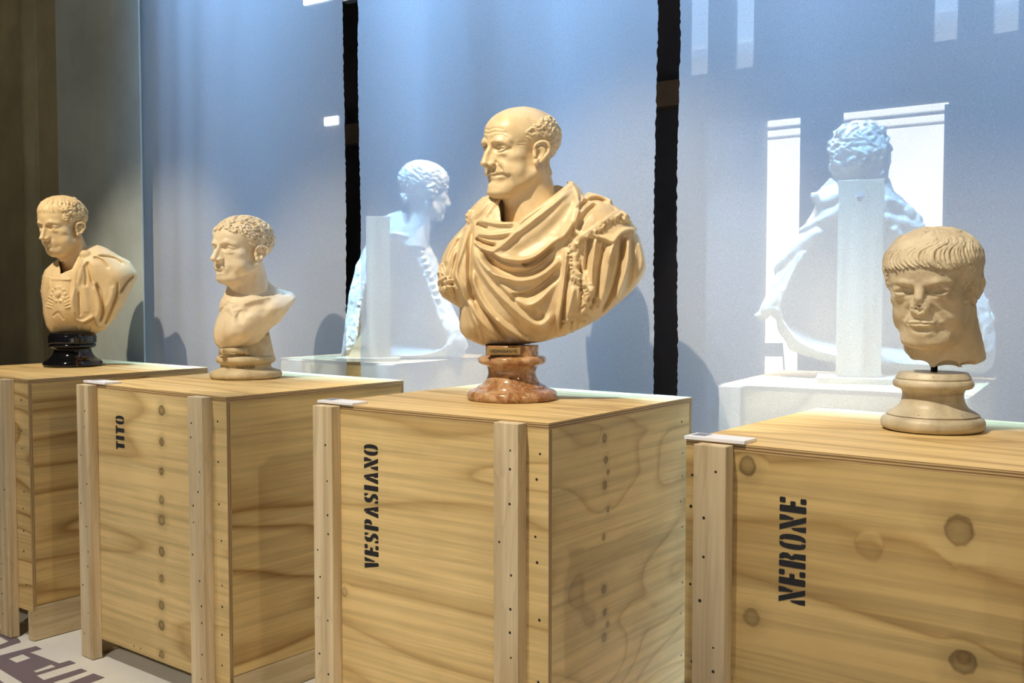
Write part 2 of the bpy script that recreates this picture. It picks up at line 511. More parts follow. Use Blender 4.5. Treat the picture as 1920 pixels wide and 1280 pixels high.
def edge_mat(name, axis):
    """bare ply layers: bands across the thickness axis"""
    t = NT(name)
    tc = t.n('TexCoord'); sp = t.n('SeparateXYZ'); t.l(tc.outputs['Object'], sp.inputs[0])
    sc = [6.0, 6.0, 6.0]; sc[axis] = 60.0
    n = t.noise(t.coords(tuple(sc)), 1.0, 3.0, 0.6)
    z = t.math('ADD', t.math('MULTIPLY', sp.outputs[axis], 1.0 / 0.0068), t.math('MULTIPLY', n, 0.5))
    col = t.ramp(t.math('FRACT', z), [(0.0, srgb(196, 166, 116)), (0.42, srgb(182, 150, 102)), (0.5, srgb(112, 84, 52)), (0.9, srgb(128, 100, 62)), (1.0, srgb(196, 166, 116))])
    return t.bsdf(col, 0.7, bump=n, bstr=0.3)

M_edge_z = edge_mat('ply_layers_of_lid', 2)
M_edge_y = edge_mat('ply_layers_of_panel', 1)
M_hole = plain('screw_hole_black', srgb(28, 22, 16), 0.8)
M_ink = plain('black_stencil_ink', (0.006, 0.006, 0.008), 0.75, 60.0, 0.3)
M_card = plain('white_card', srgb(232, 232, 240), 0.4, 20, 0.02)
M_cardprint = plain('grey_card_print', srgb(96, 100, 118), 0.5, 300, 0.4)

def quadpoly(pts):
    return pts
def G(ch):
    """stencil letters: lists of polygons, cap height 1, left to right"""
    def rr(x0, x1, y0, y1, c=.03):
        return [(x0 + c, y0), (x1 - c, y0), (x1, y0 + c), (x1, y1 - c), (x1 - c, y1), (x0 + c, y1), (x0, y1 - c), (x0, y0 + c)]
    def half_o(cx, w, sgn, gap, ins):
        o, i = [], []
        for k in range(13):
            th = -math.pi / 2 + math.pi * k / 12
            o.append((cx + sgn * (gap + (w - gap) * min(1, max(0, math.cos(th)) ** .55)), .5 + .5 * math.sin(th)))
            i.append((cx + sgn * (gap + (w - gap - ins) * min(1, max(0, math.cos(th)) ** .5)), .5 + .36 * math.sin(th)))
        return (o + i[::-1])
    if ch == 'I': return [rr(0, .24, 0, 1)], .24
    if ch == 'T': return [rr(.13, .38, 0, .98), rr(0, .51, .83, 1)], .51
    if ch == 'O': return [half_o(.27, .27, -1, .03, .19), half_o(.27, .27, 1, .03, .19)], .54
    if ch == 'E': return [rr(0, .24, 0, 1), rr(.2, .40, .40, .60), rr(.32, .52, 0, .22), rr(.32, .52, .78, 1)], .52
    if ch == 'N': return [[(0, 0), (.2, 0), (.15, .3), (.11, .56), (.05, .5), (0, .2)], [(.0, 1), (.2, 1), (.56, 0), (.36, 0)],
                          [(.36, 1), (.56, 1), (.56, .8), (.47, .45), (.41, .5)]], .56
    if ch == 'V': return [[(0, 1), (.24, 1), (.36, .05), (.3, 0), (.2, 0)], [(.34, 1), (.54, 1), (.42, .25), (.37, .3)]], .54
    if ch == 'A': return [[(0, 0), (.2, 0), (.23, .2), (.3, .72), (.22, .9), (.17, .9)], [(.22, 1), (.36, 1), (.56, 0), (.32, 0), (.29, .25), (.35, .3), (.27, .8)]], .56
    if ch == 'S': return [[(.03, .60), (.10, .46), (.26, .36), (.27, .2), (.2, .13), (.22, 0), (.38, .03), (.47, .16), (.48, .32), (.40, .48), (.25, .60), (.23, .78), (.27, .87), (.25, 1), (.12, .97), (.03, .84)],
                          [(.02, .02), (.16, 0), (.15, .14), (.06, .28), (.02, .28)], [(.32, 1), (.46, .98), (.46, .72), (.41, .72), (.33, .86)]], .5
    if ch == 'P': return [rr(0, .22, 0, 1), [(.26, 1), (.40, .99), (.50, .88), (.50, .60), (.40, .47), (.26, .46), (.26, .58), (.3, .62), (.3, .84), (.26, .88)]], .52
    if ch == 'R': return [rr(0, .22, 0, 1), [(.27, 1), (.42, .98), (.5, .86), (.5, .66), (.40, .53), (.5, .42), (.52, 0), (.31, 0), (.31, .38), (.27, .47), (.27, .57), (.31, .65), (.31, .80), (.27, .86)]], .54
    return [], .3

def stencil(word, base_x, z0, z1, capx, y, parent):
    """reads upward: the letters' tops point to -x; one mesh part per letter"""
    gl = [G(ch) for ch in word]
    gap = .11
    total = sum(w for _, w in gl) + gap * (len(gl) - 1)
    k = (z1 - z0) / total
    pos = 0.0
    for polys, w in gl:
        bm = bmesh.new()
        for pl in polys:
            n = len(pl)
            fr = [bm.verts.new((base_x - capx * q[1], y - .0006, z0 + (pos + q[0]) * k)) for q in pl]
            bk = [bm.verts.new((v.co.x, y + .0002, v.co.z)) for v in fr]
            es = [bm.edges.new((fr[i], fr[(i + 1) % n])) for i in range(n)]
            r = bmesh.ops.triangle_fill(bm, use_beauty=True, edges=es)
            for i in range(n):
                bm.faces.new((fr[i], fr[(i + 1) % n], bk[(i + 1) % n], bk[i]))
        bmesh.ops.recalc_face_normals(bm, faces=bm.faces)
        obj('stencilled_letter', bm, M_ink, parent)
        pos += w + gap

def hole_discs(bm, pts, axis, off):
    for (a, z, r) in pts:
        vs = []
        for k in range(8):
            th = k * math.pi / 4
            q = (a + r * math.cos(th), z + r * math.sin(th))
            vs.append(bm.verts.new((q[0], off, q[1]) if axis == 'y' else (off, q[0], q[1])))
        bm.faces.new(vs)

PROTO = {}
def crate(cx, cy, ang, w, d, H, seed, label, front, side, lid, post_x, gap_f, gap_s, post_w=.088, post_t=.042, word=None, ndetail=True):
    e = empty('plywood_crate', (cx, cy, 0), math.radians(ang))
    tag(e, label, 'crate')
    rnd = random.Random(seed)
    th, lt = .018, .019
    yf, yb, x0, x1 = -d / 2, d / 2, -w / 2, w / 2
    zt = H - lt
    # panels: front and back cover the ends of the sides
    def panel(name, bounds, mat, emat, ax):
        o = box(name, *bounds, mat, e, .0012)
        o.data.materials.append(emat)
        for p in o.data.polygons:
            if abs(p.normal[ax]) < .7: p.material_index = 1
        return o
    panel('front_panel', (x0, x1, yf, yf + th, gap_f, zt), front, M_edge_y, 1)
    panel('back_panel', (x0, x1, yb - th, yb, gap_f, zt), front, M_edge_y, 1)
    panel('side_panel', (x1 - th - .001, x1 - .001, yf + th, yb - th, gap_s, zt), side, M_edge_y, 0)
    panel('side_panel', (x0 + .001, x0 + th + .001, yf + th, yb - th, gap_s, zt), side, M_edge_y, 0)
    panel('lid', (x0, x1, yf, yb, zt, H), lid, M_edge_z, 2)
    M_p = [pine_mat('pine_batten_wood', 2, seed * 7 + i, (1.0, 1.0, 1.02)) for i in range(2)]
    M_b = pine_mat('pine_runner_wood', 1, seed * 7 + 5, (.92, .9, .86))
    posts = []
    for i, px in enumerate(post_x):
        po = box('batten', px, px + post_w, yf - post_t, yf - .0004, 0.004, H - .004, M_p[i % 2], e, .0025)
        posts.append(po)
        bm = bmesh.new()
        pts = []
        z = .1
        while z < H - .05:
            pts.append((px + post_w * (.28 if rnd.random() < .5 else .72) + rnd.uniform(-.006, .006), z, rnd.uniform(.0028, .0046)))
            z += rnd.uniform(.05, .12)
        hole_discs(bm, pts, 'y', yf - post_t - .0004)
        tag(obj('nail_holes', bm, M_hole, po), kind='stuff')
    for px in post_x:
        box('back_batten', px, px + post_w, yb + .0004, yb + post_t, 0.004, H - .004, M_p[0], e, .0025)
    for s in (-1, 1):
        xa = s * (w / 2) - (0.045 if s > 0 else 0)
        ysplit = yf + d * .58
        box('runner', xa, xa + .045, yf + .001, ysplit - .003, 0.003, gap_s - .002, M_b, e, .002)
        box('runner', xa, xa + .045, ysplit + .003, yb - .001, 0.003, gap_s - .002, M_b, e, .002)
    # cross beams that carry the floor of the crate
    box('bottom_panel', x0 + th, x1 - th, yf + th, yb - th, gap_s, gap_s + th, front, e)
    # screw holes down both strips outside the battens, and along the side panel's back edge
    bm = bmesh.new()
    pts = []
    for xs in (post_x[0] - (post_x[0] - x0) * .5, post_x[-1] + post_w + (x1 - post_x[-1] - post_w) * .5):
        z = H - .09
        while z > gap_f + .05:
            pts.append((xs + rnd.uniform(-.009, .009), z, rnd.uniform(.0035, .0052))); z -= rnd.uniform(.07, .2)
    for k in range(3): pts.append((rnd.uniform(x0 + .15, x1 - .2), gap_f + .022, .0035))
    hole_discs(bm, pts, 'y', yf - .0004)
    z = H - .08
    pts2 = []
    while z > gap_s + .05:
        pts2.append((yb - .07 + rnd.uniform(-.01, .01), z, rnd.uniform(.003, .0045))); z -= rnd.uniform(.08, .2)
    hole_discs(bm, pts2, 'x', x1 + .0001)
    bmesh.ops.recalc_face_normals(bm, faces=bm.faces)
    tag(obj('screw_holes', bm, M_hole, e), kind='stuff')
    if word:
        stencil(word[0], word[1], word[2], word[3], word[4], yf - .0003, e)
    return e

def kn(lst, r, s=1.0):
    return [(u, z, r * k, s) for u, z, k in lst]
H0 = 1.125
YEL = (1.0, .95, .84)
mV_f = ply_mat('ply_front_of_tallest_bust_crate', 0, 2.0, (1, .98, .93), 8.0, .13, .55, [(-.352, .50, .014, .5)], 'xz')
mV_s = ply_mat('ply_side_of_tallest_bust_crate', 1, 5.3, (.98, .97, .90), 11.0, .42, .45,
               kn([(-.145, 1.047, 1), (-.135, .978, .9), (-.122, .938, .55), (-.141, .90, 1.0), (-.121, .822, .7), (-.146, .74, .7), (-.144, .576, 1), (-.137, .504, .9), (-.121, .461, .7), (-.14, .424, 1.1)], .0125, .8), 'yz')
mT_f = ply_mat('ply_front_of_curly_bust_crate', 0, 3.4, (.99, .98, .95), 7.0, .15, .55,
               kn([(.073, 1.049, 1.3), (.069, .93, 1), (.066, .818, .9), (.063, .709, 1), (.061, .629, 1.4), (.057, .508, 1.1), (.054, .404, .9), (.052, .30, 1.1), (.049, .223, 1.3), (.046, .109, 1.0)], .0145, .85), 'xz')
mT_s = ply_mat('ply_side_of_curly_bust_crate', 1, 7.7, (.97, .92, .78), 9.0, .12, 1.1, [(-.02, .62, .03, .12)], 'yz')
mD_f = ply_mat('ply_front_of_far_left_crate', 0, 9.1, (1, .96, .88), 10.0, .3, 1.0, [(.15, .62, .016, .7)], 'xz')
mD_s = ply_mat('ply_side_of_far_left_crate', 1, 11.9, (.95, .86, .68), 7.0, .16, .9, [(.05, .9, .016, .8), (.05, .62, .014, .7)], 'yz')
mN_f = ply_mat('ply_front_of_stone_head_crate', 0, 13.3, (.86, .81, .70), 7.0, .14, .65,
               [(-.30, 1.075, .022, .8), (-.285, .70, .02, .7), (.19, .985, .030, .65), (.205, .70, .026, .85), (.0, .92, .03, .12)], 'xz')
mN_s = ply_mat('ply_side_of_stone_head_crate', 1, 15.0, YEL)
mLid = [ply_mat('ply_lid', 0, 20.7 + i * 3, (1.02, .96, .87), 9.0, .16, .6, (), 'xy') for i in range(4)]
mBk = ply_mat('ply_of_second_row', 0, 33.0, (1, .96, .86), 8.0, .2, .8)

crate(-0.006, 3.572, -36, .93, .905, H0, 2, 'plywood crate stencilled VESPASIANO under the bald draped bust', mV_f, mV_s, mLid[0], (-.452, .300), .075, .115, word=('VESPASIANO', -.196, .597, 1.005, .062))
crate(-1.102, 4.300, -38.5, .945, .89, H0, 3, 'plywood crate stencilled TITO under the small curly-haired nude bust', mT_f, mT_s, mLid[1], (-.466, .300), .078, .117, word=('TITO', -.186, .873, 1.008, .06))
crate(-2.139, 5.022, -37.5, .93, .905, H0, 4, 'plywood crate at the left edge under the bust on a black foot', mD_f, mD_s, mLid[2], (-.46, .262), .128, .152)
crate(1.082, 2.688, -37.5, .935, .885, H0, 5, 'nearest plywood crate stencilled NERONE under the stone head', mN_f, mN_s, mLid[3], (-.425, .345), .078, .117, word=('NERONE', -.150, .755, 1.009, .066))

# caption cards on the near left corner of three lids
def card(cx, cy, ang, w, d, label):
    c, s = math.cos(math.radians(ang)), math.sin(math.radians(ang))
    x, y = -w / 2 + .075, -d / 2 + .032
    e = empty('caption_card', (cx + c * x - s * y, cy + s * x + c * y, H0 + .0004), math.radians(ang))
    tag(e, label, 'caption card')
    b = bmesh.new(); bx(b, -.078, .086, -.038, .034, 0, .009, .001)
    obj('card_board', b, M_card, e)
    b = bmesh.new()
    for k in range(4): bx(b, -.068, -.030, -.018 + k * .012, -.010 + k * .012, .0089, .0094)
    tag(obj('printed_text', b, M_cardprint, e), kind='stuff')
card(-0.006, 3.572, -36, .93, .905, 'thin white caption card on the corner of the crate stencilled VESPASIANO')
card(-1.102, 4.300, -38.5, .945, .89, 'thin white caption card on the corner of the crate stencilled TITO')
card(1.082, 2.688, -37.5, .935, .885, 'thin white caption card on the corner of the crate stencilled NERONE')
# second row behind the voile
mBs = ply_mat('ply_side_of_second_row', 1, 37.0, (1, .96, .86), 8.0, .2, .8)
def from_left_corner(px, py, ang, w, d):
    x = (px - 960) / FPX; y = -(py - 640) / FPX
    r = Vector((x, math.cos(PITCH) + y * math.sin(PITCH), -math.sin(PITCH) + y * math.cos(PITCH)))
    k = (H0 - EYE) / r.z
    a = math.radians(ang)
    u = Vector((math.cos(a), math.sin(a))); v = Vector((-u.y, u.x))
    c = Vector((r.x * k, r.y * k)) + u * w / 2 + v * d / 2
    return c.x, c.y
BR = from_left_corner(1352, 720, -30, .93, .88)
BL = from_left_corner(527, 670.5, -35, .86, .88)
crate(BR[0], BR[1], -30, .93, .88, H0, 6, 'pale plywood crate behind the right voile panel under the wigged bust', mBk, mBs, mLid[1], (-.46, .37), .078, .117)
crate(BL[0], BL[1], -35, .86, .88, H0, 7, 'plywood crate behind the middle voile panel under the bust turned away', mBk, mBs, mLid[2], (-.33, .33), .078, .117)
# ------------------------------------------------------------------ sculpting in a voxel block (signed distances, meshed with surface nets)
class Vox:
    def __init__(s, lo, hi, h):
        s.h = float(h)
        s.lo = np.array(lo, float)
        s.n = np.ceil((np.array(hi, float) - s.lo) / h).astype(int) + 1
        s.ax = [(s.lo[i] + np.arange(s.n[i]) * h).astype(np.float32) for i in range(3)]
        s.D = np.full(s.n, 0.5, np.float32)
    def blk(s, lo, hi):
        i0 = np.maximum(np.floor((np.asarray(lo) - s.lo) / s.h).astype(int), 0)
        i1 = np.minimum(np.ceil((np.asarray(hi) - s.lo) / s.h).astype(int) + 1, s.n)
        if np.any(i1 <= i0): return None
        sl = tuple(slice(a, b) for a, b in zip(i0, i1))
        return sl, s.ax[0][sl[0]][:, None, None], s.ax[1][sl[1]][None, :, None], s.ax[2][sl[2]][None, None, :]
    @staticmethod
    def smin(a, b, k):
        if k <= 0: return np.minimum(a, b)
        h = np.maximum(k - np.abs(a - b), 0) / k
        return np.minimum(a, b) - h * h * k * 0.25
    def put(s, sl, d, k, op):
        cur = s.D[sl]
        if op == '+': s.D[sl] = s.smin(cur, d, k)
        elif op == '-': s.D[sl] = -s.smin(-cur, d, k)
        elif op == '&': s.D[sl] = -s.smin(-cur, -d, k)
    def ell(s, c, r, k=.02, op='+', R=None):
        c = np.asarray(c, float); r = np.asarray(r, float)
        m = 2.2 * k + 3 * s.h
        ext = r if R is None else np.sqrt((np.asarray(R) ** 2 @ (r ** 2)))
        b = s.blk(c - ext - m, c + ext + m)
        if b is None: return
        sl, x, y, z = b
        x, y, z = x - c[0], y - c[1], z - c[2]
        if R is not None:
            R = np.asarray(R)
            x, y, z = (R[0, i] * x + R[1, i] * y + R[2, i] * z for i in range(3))
        k0 = np.sqrt((x / r[0]) ** 2 + (y / r[1]) ** 2 + (z / r[2]) ** 2)
        k1 = np.sqrt((x / r[0] ** 2) ** 2 + (y / r[1] ** 2) ** 2 + (z / r[2] ** 2) ** 2) + 1e-6
        s.put(sl, (k0 * (k0 - 1) / k1).astype(np.float32), k, op)
    def cap(s, a, b_, ra, rb, k=.01, op='+'):
        a = np.asarray(a, float); b_ = np.asarray(b_, float)
        m = max(ra, rb) + k + 2 * s.h
        b = s.blk(np.minimum(a, b_) - m, np.maximum(a, b_) + m)
        if b is None: return
        sl, x, y, z = b
        x, y, z = x - a[0], y - a[1], z - a[2]
        v = b_ - a
        t = np.clip((x * v[0] + y * v[1] + z * v[2]) / (v @ v + 1e-12), 0, 1)
        d = np.sqrt((x - t * v[0]) ** 2 + (y - t * v[1]) ** 2 + (z - t * v[2]) ** 2) - (ra + (rb - ra) * t)
        s.put(sl, d.astype(np.float32), k, op)
    def tube(s, pts, rs, k=.01, op='+'):
        """capsule chain evaluated as one shape, then joined with smoothness k"""
        pts = np.asarray(pts, float)
        rs = np.broadcast_to(np.asarray(rs, float), (len(pts),)) if np.ndim(rs) == 0 else np.asarray(rs, float)
        m = rs.max() * 1.1 + k * 1.25 + 3 * s.h
        b = s.blk(pts.min(0) - m, pts.max(0) + m)
        if b is None: return
        sl, X, Y, Z = b
        d = None
        for a, e, ra, rb in zip(pts[:-1], pts[1:], rs[:-1], rs[1:]):
            v = e - a
            x, y, z = X - a[0], Y - a[1], Z - a[2]
            t = np.clip((x * v[0] + y * v[1] + z * v[2]) / (v @ v + 1e-12), 0, 1)
            q = np.sqrt((x - t * v[0]) ** 2 + (y - t * v[1]) ** 2 + (z - t * v[2]) ** 2) - (ra + (rb - ra) * t)
            d = q if d is None else np.minimum(d, q)
        s.put(sl, d.astype(np.float32), k, op)
    def half(s, p, n, k=.005):
        """keep only the side of the plane through p that n points away from"""
        n = np.asarray(n, float) / np.linalg.norm(n)
        d = ((s.ax[0] - p[0]) * n[0])[:, None, None] + ((s.ax[1] - p[1]) * n[1])[None, :, None] + ((s.ax[2] - p[2]) * n[2])[None, None, :]
        s.D = -s.smin(-s.D, -d.astype(np.float32), k)
    def samp(s, p):
        q = (np.asarray(p) - s.lo) / s.h
        i = np.clip(np.floor(q).astype(int), 0, s.n - 2)
        f = np.clip(q - i, 0, 1)
        r = 0
        for dx in (0, 1):
            for dy in (0, 1):
                for dz in (0, 1):
                    w = (f[..., 0] if dx else 1 - f[..., 0]) * (f[..., 1] if dy else 1 - f[..., 1]) * (f[..., 2] if dz else 1 - f[..., 2])
                    r = r + w * s.D[i[..., 0] + dx, i[..., 1] + dy, i[..., 2] + dz]
        return r
    def front(s, x, z, want_ok=False):
        """first surface met going +y at (x, z)"""
        x = np.atleast_1d(np.asarray(x, float)); z = np.atleast_1d(np.asarray(z, float))
        ys = s.ax[1].astype(float)
        p = np.stack(np.broadcast_arrays(x[:, None], ys[None, :], z[:, None]), -1)
        d = s.samp(p)
        neg = d < 0
        j = np.argmax(neg, 1)
        ok = neg.any(1)
        j = np.maximum(j, 1)
        r = np.arange(len(x))
        d0, d1 = d[r, j - 1], d[r, j]
        y = ys[j - 1] + s.h * d0 / (d0 - d1 + 1e-9)
        y = np.where(ok, y, np.median(y[ok]) if ok.any() else 0)
        if want_ok: return np.stack([x, y, z], -1), ok
        return np.stack([x, y, z], -1)
    def ray(s, c, dirs, L):
        """outermost surface along rays from c"""
        dirs = np.asarray(dirs, float); dirs = dirs / np.linalg.norm(dirs, axis=-1, keepdims=True)
        ts = np.arange(0, L, s.h * .8)
        p = np.asarray(c) + dirs[:, None, :] * ts[None, :, None]
        d = s.samp(p)
        pos = d >= 0
        j = len(ts) - 1 - np.argmax(~pos[:, ::-1], 1)
        t = ts[j]
        return np.asarray(c) + dirs * t[:, None]
    def lattice_noise(s, freq, seed, amp=1.0):
        rs = np.random.RandomState(seed)
        out = rs.uniform(-1, 1, [int((s.n[i] - 1) * s.h * freq) + 3 for i in range(3)]).astype(np.float32)
        for i in range(3):
            q = (s.ax[i] - s.lo[i]) * freq
            j = np.floor(q).astype(int); f = (q - j).astype(np.float32)
            f = f * f * (3 - 2 * f)
            sh = [1, 1, 1]; sh[i] = -1
            f = f.reshape(sh)
            out = np.take(out, j, i) * (1 - f) + np.take(out, j + 1, i) * f
        return out * amp
    def wear(s, amp, freq, seed, mask=None):
        n = s.lattice_noise(freq, seed, amp) + s.lattice_noise(freq * 2.3, seed + 1, amp * .5)
        s.D += n if mask is None else n * mask
    def push(s, h2, ymax=None, soft=.05):
        """raise the front surface by the relief h2[x, z] (metres)"""
        r = h2[:, None, :].astype(np.float32)
        if ymax is not None:
            w = np.clip((ymax - s.ax[1]) / soft, 0, 1).astype(np.float32)
            r = r * w[None, :, None]
        s.D -= r
    def mesh(s, name, mat, parent=None, smooth_it=1, xf=None):
        D = s.D
        D[0], D[-1], D[:, 0], D[:, -1], D[:, :, 0], D[:, :, -1] = .5, .5, .5, .5, .5, .5
        neg = D < 0
        n0, n1, n2 = D.shape
        cnt = np.zeros((n0 - 1, n1 - 1, n2 - 1), np.uint8)
        C8 = [(a, b, c) for a in (0, 1) for b in (0, 1) for c in (0, 1)]
        for a, b, c in C8:
            cnt += neg[a:n0 - 1 + a, b:n1 - 1 + b, c:n2 - 1 + c]
        act = np.argwhere((cnt > 0) & (cnt < 8))
        idx = np.full(cnt.shape, -1, np.int32)
        idx[act[:, 0], act[:, 1], act[:, 2]] = np.arange(len(act))
        vals = {c: D[act[:, 0] + c[0], act[:, 1] + c[1], act[:, 2] + c[2]] for c in C8}
        acc = np.zeros((len(act), 3)); w = np.zeros(len(act))
        for c in C8:
            for axx in range(3):
                if c[axx] == 0:
                    e = list(c); e[axx] = 1; e = tuple(e)
                    v0, v1 = vals[c], vals[e]
                    cr = (v0 < 0) != (v1 < 0)
                    t = np.where(cr, v0 / np.where(cr, v0 - v1, 1), 0)
                    q = np.tile(np.array(c, float), (len(act), 1)); q[:, axx] += t
                    acc += q * cr[:, None]; w += cr
        co = s.lo + (act + acc / w[:, None]) * s.h
        quads = []
        for axx in range(3):
            o1, o2 = [(1, 2), (2, 0), (0, 1)][axx]
            sa = [slice(1, -1)] * 3; sb = [slice(1, -1)] * 3
            sa[axx] = slice(0, -1); sb[axx] = slice(1, None)
            A, B = neg[tuple(sa)], neg[tuple(sb)]
            for flag in (True, False):
                e = np.argwhere((A != B) & (A == flag))
                off = np.ones(3, int); off[axx] = 0
                e = e + off
                def cell(d1, d2):
                    q = e.copy(); q[:, o1] -= d1; q[:, o2] -= d2
                    return idx[q[:, 0], q[:, 1], q[:, 2]]
                f = np.stack([cell(1, 1), cell(0, 1), cell(0, 0), cell(1, 0)], 1)
                quads.append(f if flag else f[:, ::-1])
        F = np.concatenate(quads)
        F = F[(F >= 0).all(1)]
        for _ in range(smooth_it):
            sm = np.zeros_like(co); k = np.zeros(len(co))
            for a, b in ((0, 1), (1, 2), (2, 3), (3, 0)):
                np.add.at(sm, F[:, a], co[F[:, b]]); np.add.at(k, F[:, a], 1)
                np.add.at(sm, F[:, b], co[F[:, a]]); np.add.at(k, F[:, b], 1)
            co = co * .5 + .5 * sm / np.maximum(k, 1)[:, None]
        if xf is not None:
            co = co @ np.asarray(xf[0]).T + np.asarray(xf[1])
        me = bpy.data.meshes.new(name)
        me.vertices.add(len(co)); me.vertices.foreach_set('co', co.astype(np.float32).ravel())
        me.loops.add(len(F) * 4); me.loops.foreach_set('vertex_index', F.astype(np.int32).ravel())
        me.polygons.add(len(F))
        me.polygons.foreach_set('loop_start', np.arange(0, len(F) * 4, 4, dtype=np.int32))
        me.polygons.foreach_set('use_smooth', np.ones(len(F), bool))
        me.update(calc_edges=True)
        me.validate()
        return link_mesh(name, me, mat, parent)

def rotz(d):
    a = math.radians(d); c, s = math.cos(a), math.sin(a)
    return np.array([[c, -s, 0], [s, c, 0], [0, 0, 1.0]])
def rotx(d):
    a = math.radians(d); c, s = math.cos(a), math.sin(a)
    return np.array([[1.0, 0, 0], [0, c, -s], [0, s, c]])
def roty(d):
    a = math.radians(d); c, s = math.cos(a), math.sin(a)
    return np.array([[c, 0, s], [0, 1.0, 0], [-s, 0, c]])

def spline(pts, n=24):
    pts = np.asarray(pts, float)
    if len(pts) < 3:
        t = np.linspace(0, 1, n)[:, None]
        return pts[0] * (1 - t) + pts[-1] * t
    P_ = np.vstack([2 * pts[0] - pts[1], pts, 2 * pts[-1] - pts[-2]])
    seg = len(pts) - 1
    u = np.linspace(0, seg - 1e-6, n); i = u.astype(int); t = (u - i)[:, None]
    p0, p1, p2, p3 = P_[i], P_[i + 1], P_[i + 2], P_[i + 3]
    return 0.5 * (2 * p1 + (p2 - p0) * t + (2 * p0 - 5 * p1 + 4 * p2 - p3) * t ** 2 + (3 * p1 - p0 - 3 * p2 + p3) * t ** 3)

class Relief:
    """2D relief over (x, z), drawn with pencil lines, laid on the front of a Vox"""
    def __init__(s, vx):
        s.X, s.Z = np.meshgrid(vx.ax[0].astype(float), vx.ax[2].astype(float), indexing='ij')
        s.H = np.zeros_like(s.X)
        s.h = vx.h; s.x0, s.z0 = vx.lo[0], vx.lo[2]
    def dist(s, poly, margin):
        """signed side distance and arc position to an open polyline, within margin"""
        poly = np.asarray(poly)
        i0 = np.maximum(((poly.min(0) - margin - [s.x0, s.z0]) / s.h).astype(int), 0)
        i1 = np.minimum(((poly.max(0) + margin - [s.x0, s.z0]) / s.h).astype(int) + 2, s.X.shape)
        sl = (slice(i0[0], i1[0]), slice(i0[1], i1[1]))
        X, Z = s.X[sl], s.Z[sl]
        best = np.full(X.shape, 1e9); side = np.zeros(X.shape); tt = np.zeros(X.shape)
        n = len(poly) - 1
        for j in range(n):
            a, b = poly[j], poly[j + 1]
            v = b - a
            t = np.clip(((X - a[0]) * v[0] + (Z - a[1]) * v[1]) / (v @ v + 1e-12), 0, 1)
            dx, dz = X - a[0] - t * v[0], Z - a[1] - t * v[1]
            d = np.hypot(dx, dz)
            m = d < best
            best = np.where(m, d, best)
            side = np.where(m, np.sign(v[0] * dz - v[1] * dx), side)
            tt = np.where(m, (j + t) / n, tt)
        return sl, best, side, tt
    def fold(s, pts, h, wl, wr=None, taper=(.15, .15), n=26, p=1.6):
        """ridge (h>0) or groove (h<0) along pts; wl / wr = fall-off left / right of the drawn direction"""
        wr = wl if wr is None else wr
        poly = spline(pts, n)
        sl, d, side, t = s.dist(poly, max(wl, wr) * 1.5)
        w = np.where(side > 0, wl, wr)
        prof = np.clip(1 - (d / w), 0, 1)
        prof = prof * prof * (3 - 2 * prof)
        env = np.ones_like(t)
        if taper[0] > 0: env = np.minimum(env, np.clip(t / taper[0], 0, 1))
        if taper[1] > 0: env = np.minimum(env, np.clip((1 - t) / taper[1], 0, 1))
        env = env * env * (3 - 2 * env)
        # narrower where the fold dies out
        s.H[sl] += h * prof * env
    def poly_sd(s, pts, n=60, closed_spline=True):
        P_ = np.asarray(pts, float)
        if closed_spline:
            P_ = spline(np.vstack([P_, P_[:1]]), n)[:-1]
        X, Z = s.X, s.Z
        d = np.full(X.shape, 1e9); ins = np.zeros(X.shape, bool)
        m = len(P_)
        for j in range(m):
            a, b = P_[j], P_[(j + 1) % m]
            v = b - a
            t = np.clip(((X - a[0]) * v[0] + (Z - a[1]) * v[1]) / (v @ v + 1e-12), 0, 1)
            d = np.minimum(d, np.hypot(X - a[0] - t * v[0], Z - a[1] - t * v[1]))
            c = ((a[1] > Z) != (b[1] > Z))
            with np.errstate(divide='ignore', invalid='ignore'):
                xi = a[0] + (Z - a[1]) * v[0] / (v[1] if abs(v[1]) > 1e-9 else 1e-9)
            ins ^= c & (X < xi)
        return np.where(ins, -d, d)
    def layer(s, pts, t, edge=.006, lip=0.0, lipw=.012, closed_spline=True):
        """a sheet lying on the surface: raised by t inside the outline, with an optional rolled lip"""
        sd = s.poly_sd(pts, closed_spline=closed_spline)
        k = np.clip(.5 - sd / edge, 0, 1); k = k * k * (3 - 2 * k)
        s.H += t * k
        if lip:
            q = np.clip(1 - np.abs(sd + lipw * .6) / lipw, 0, 1)
            s.H += lip * q * q * (3 - 2 * q)

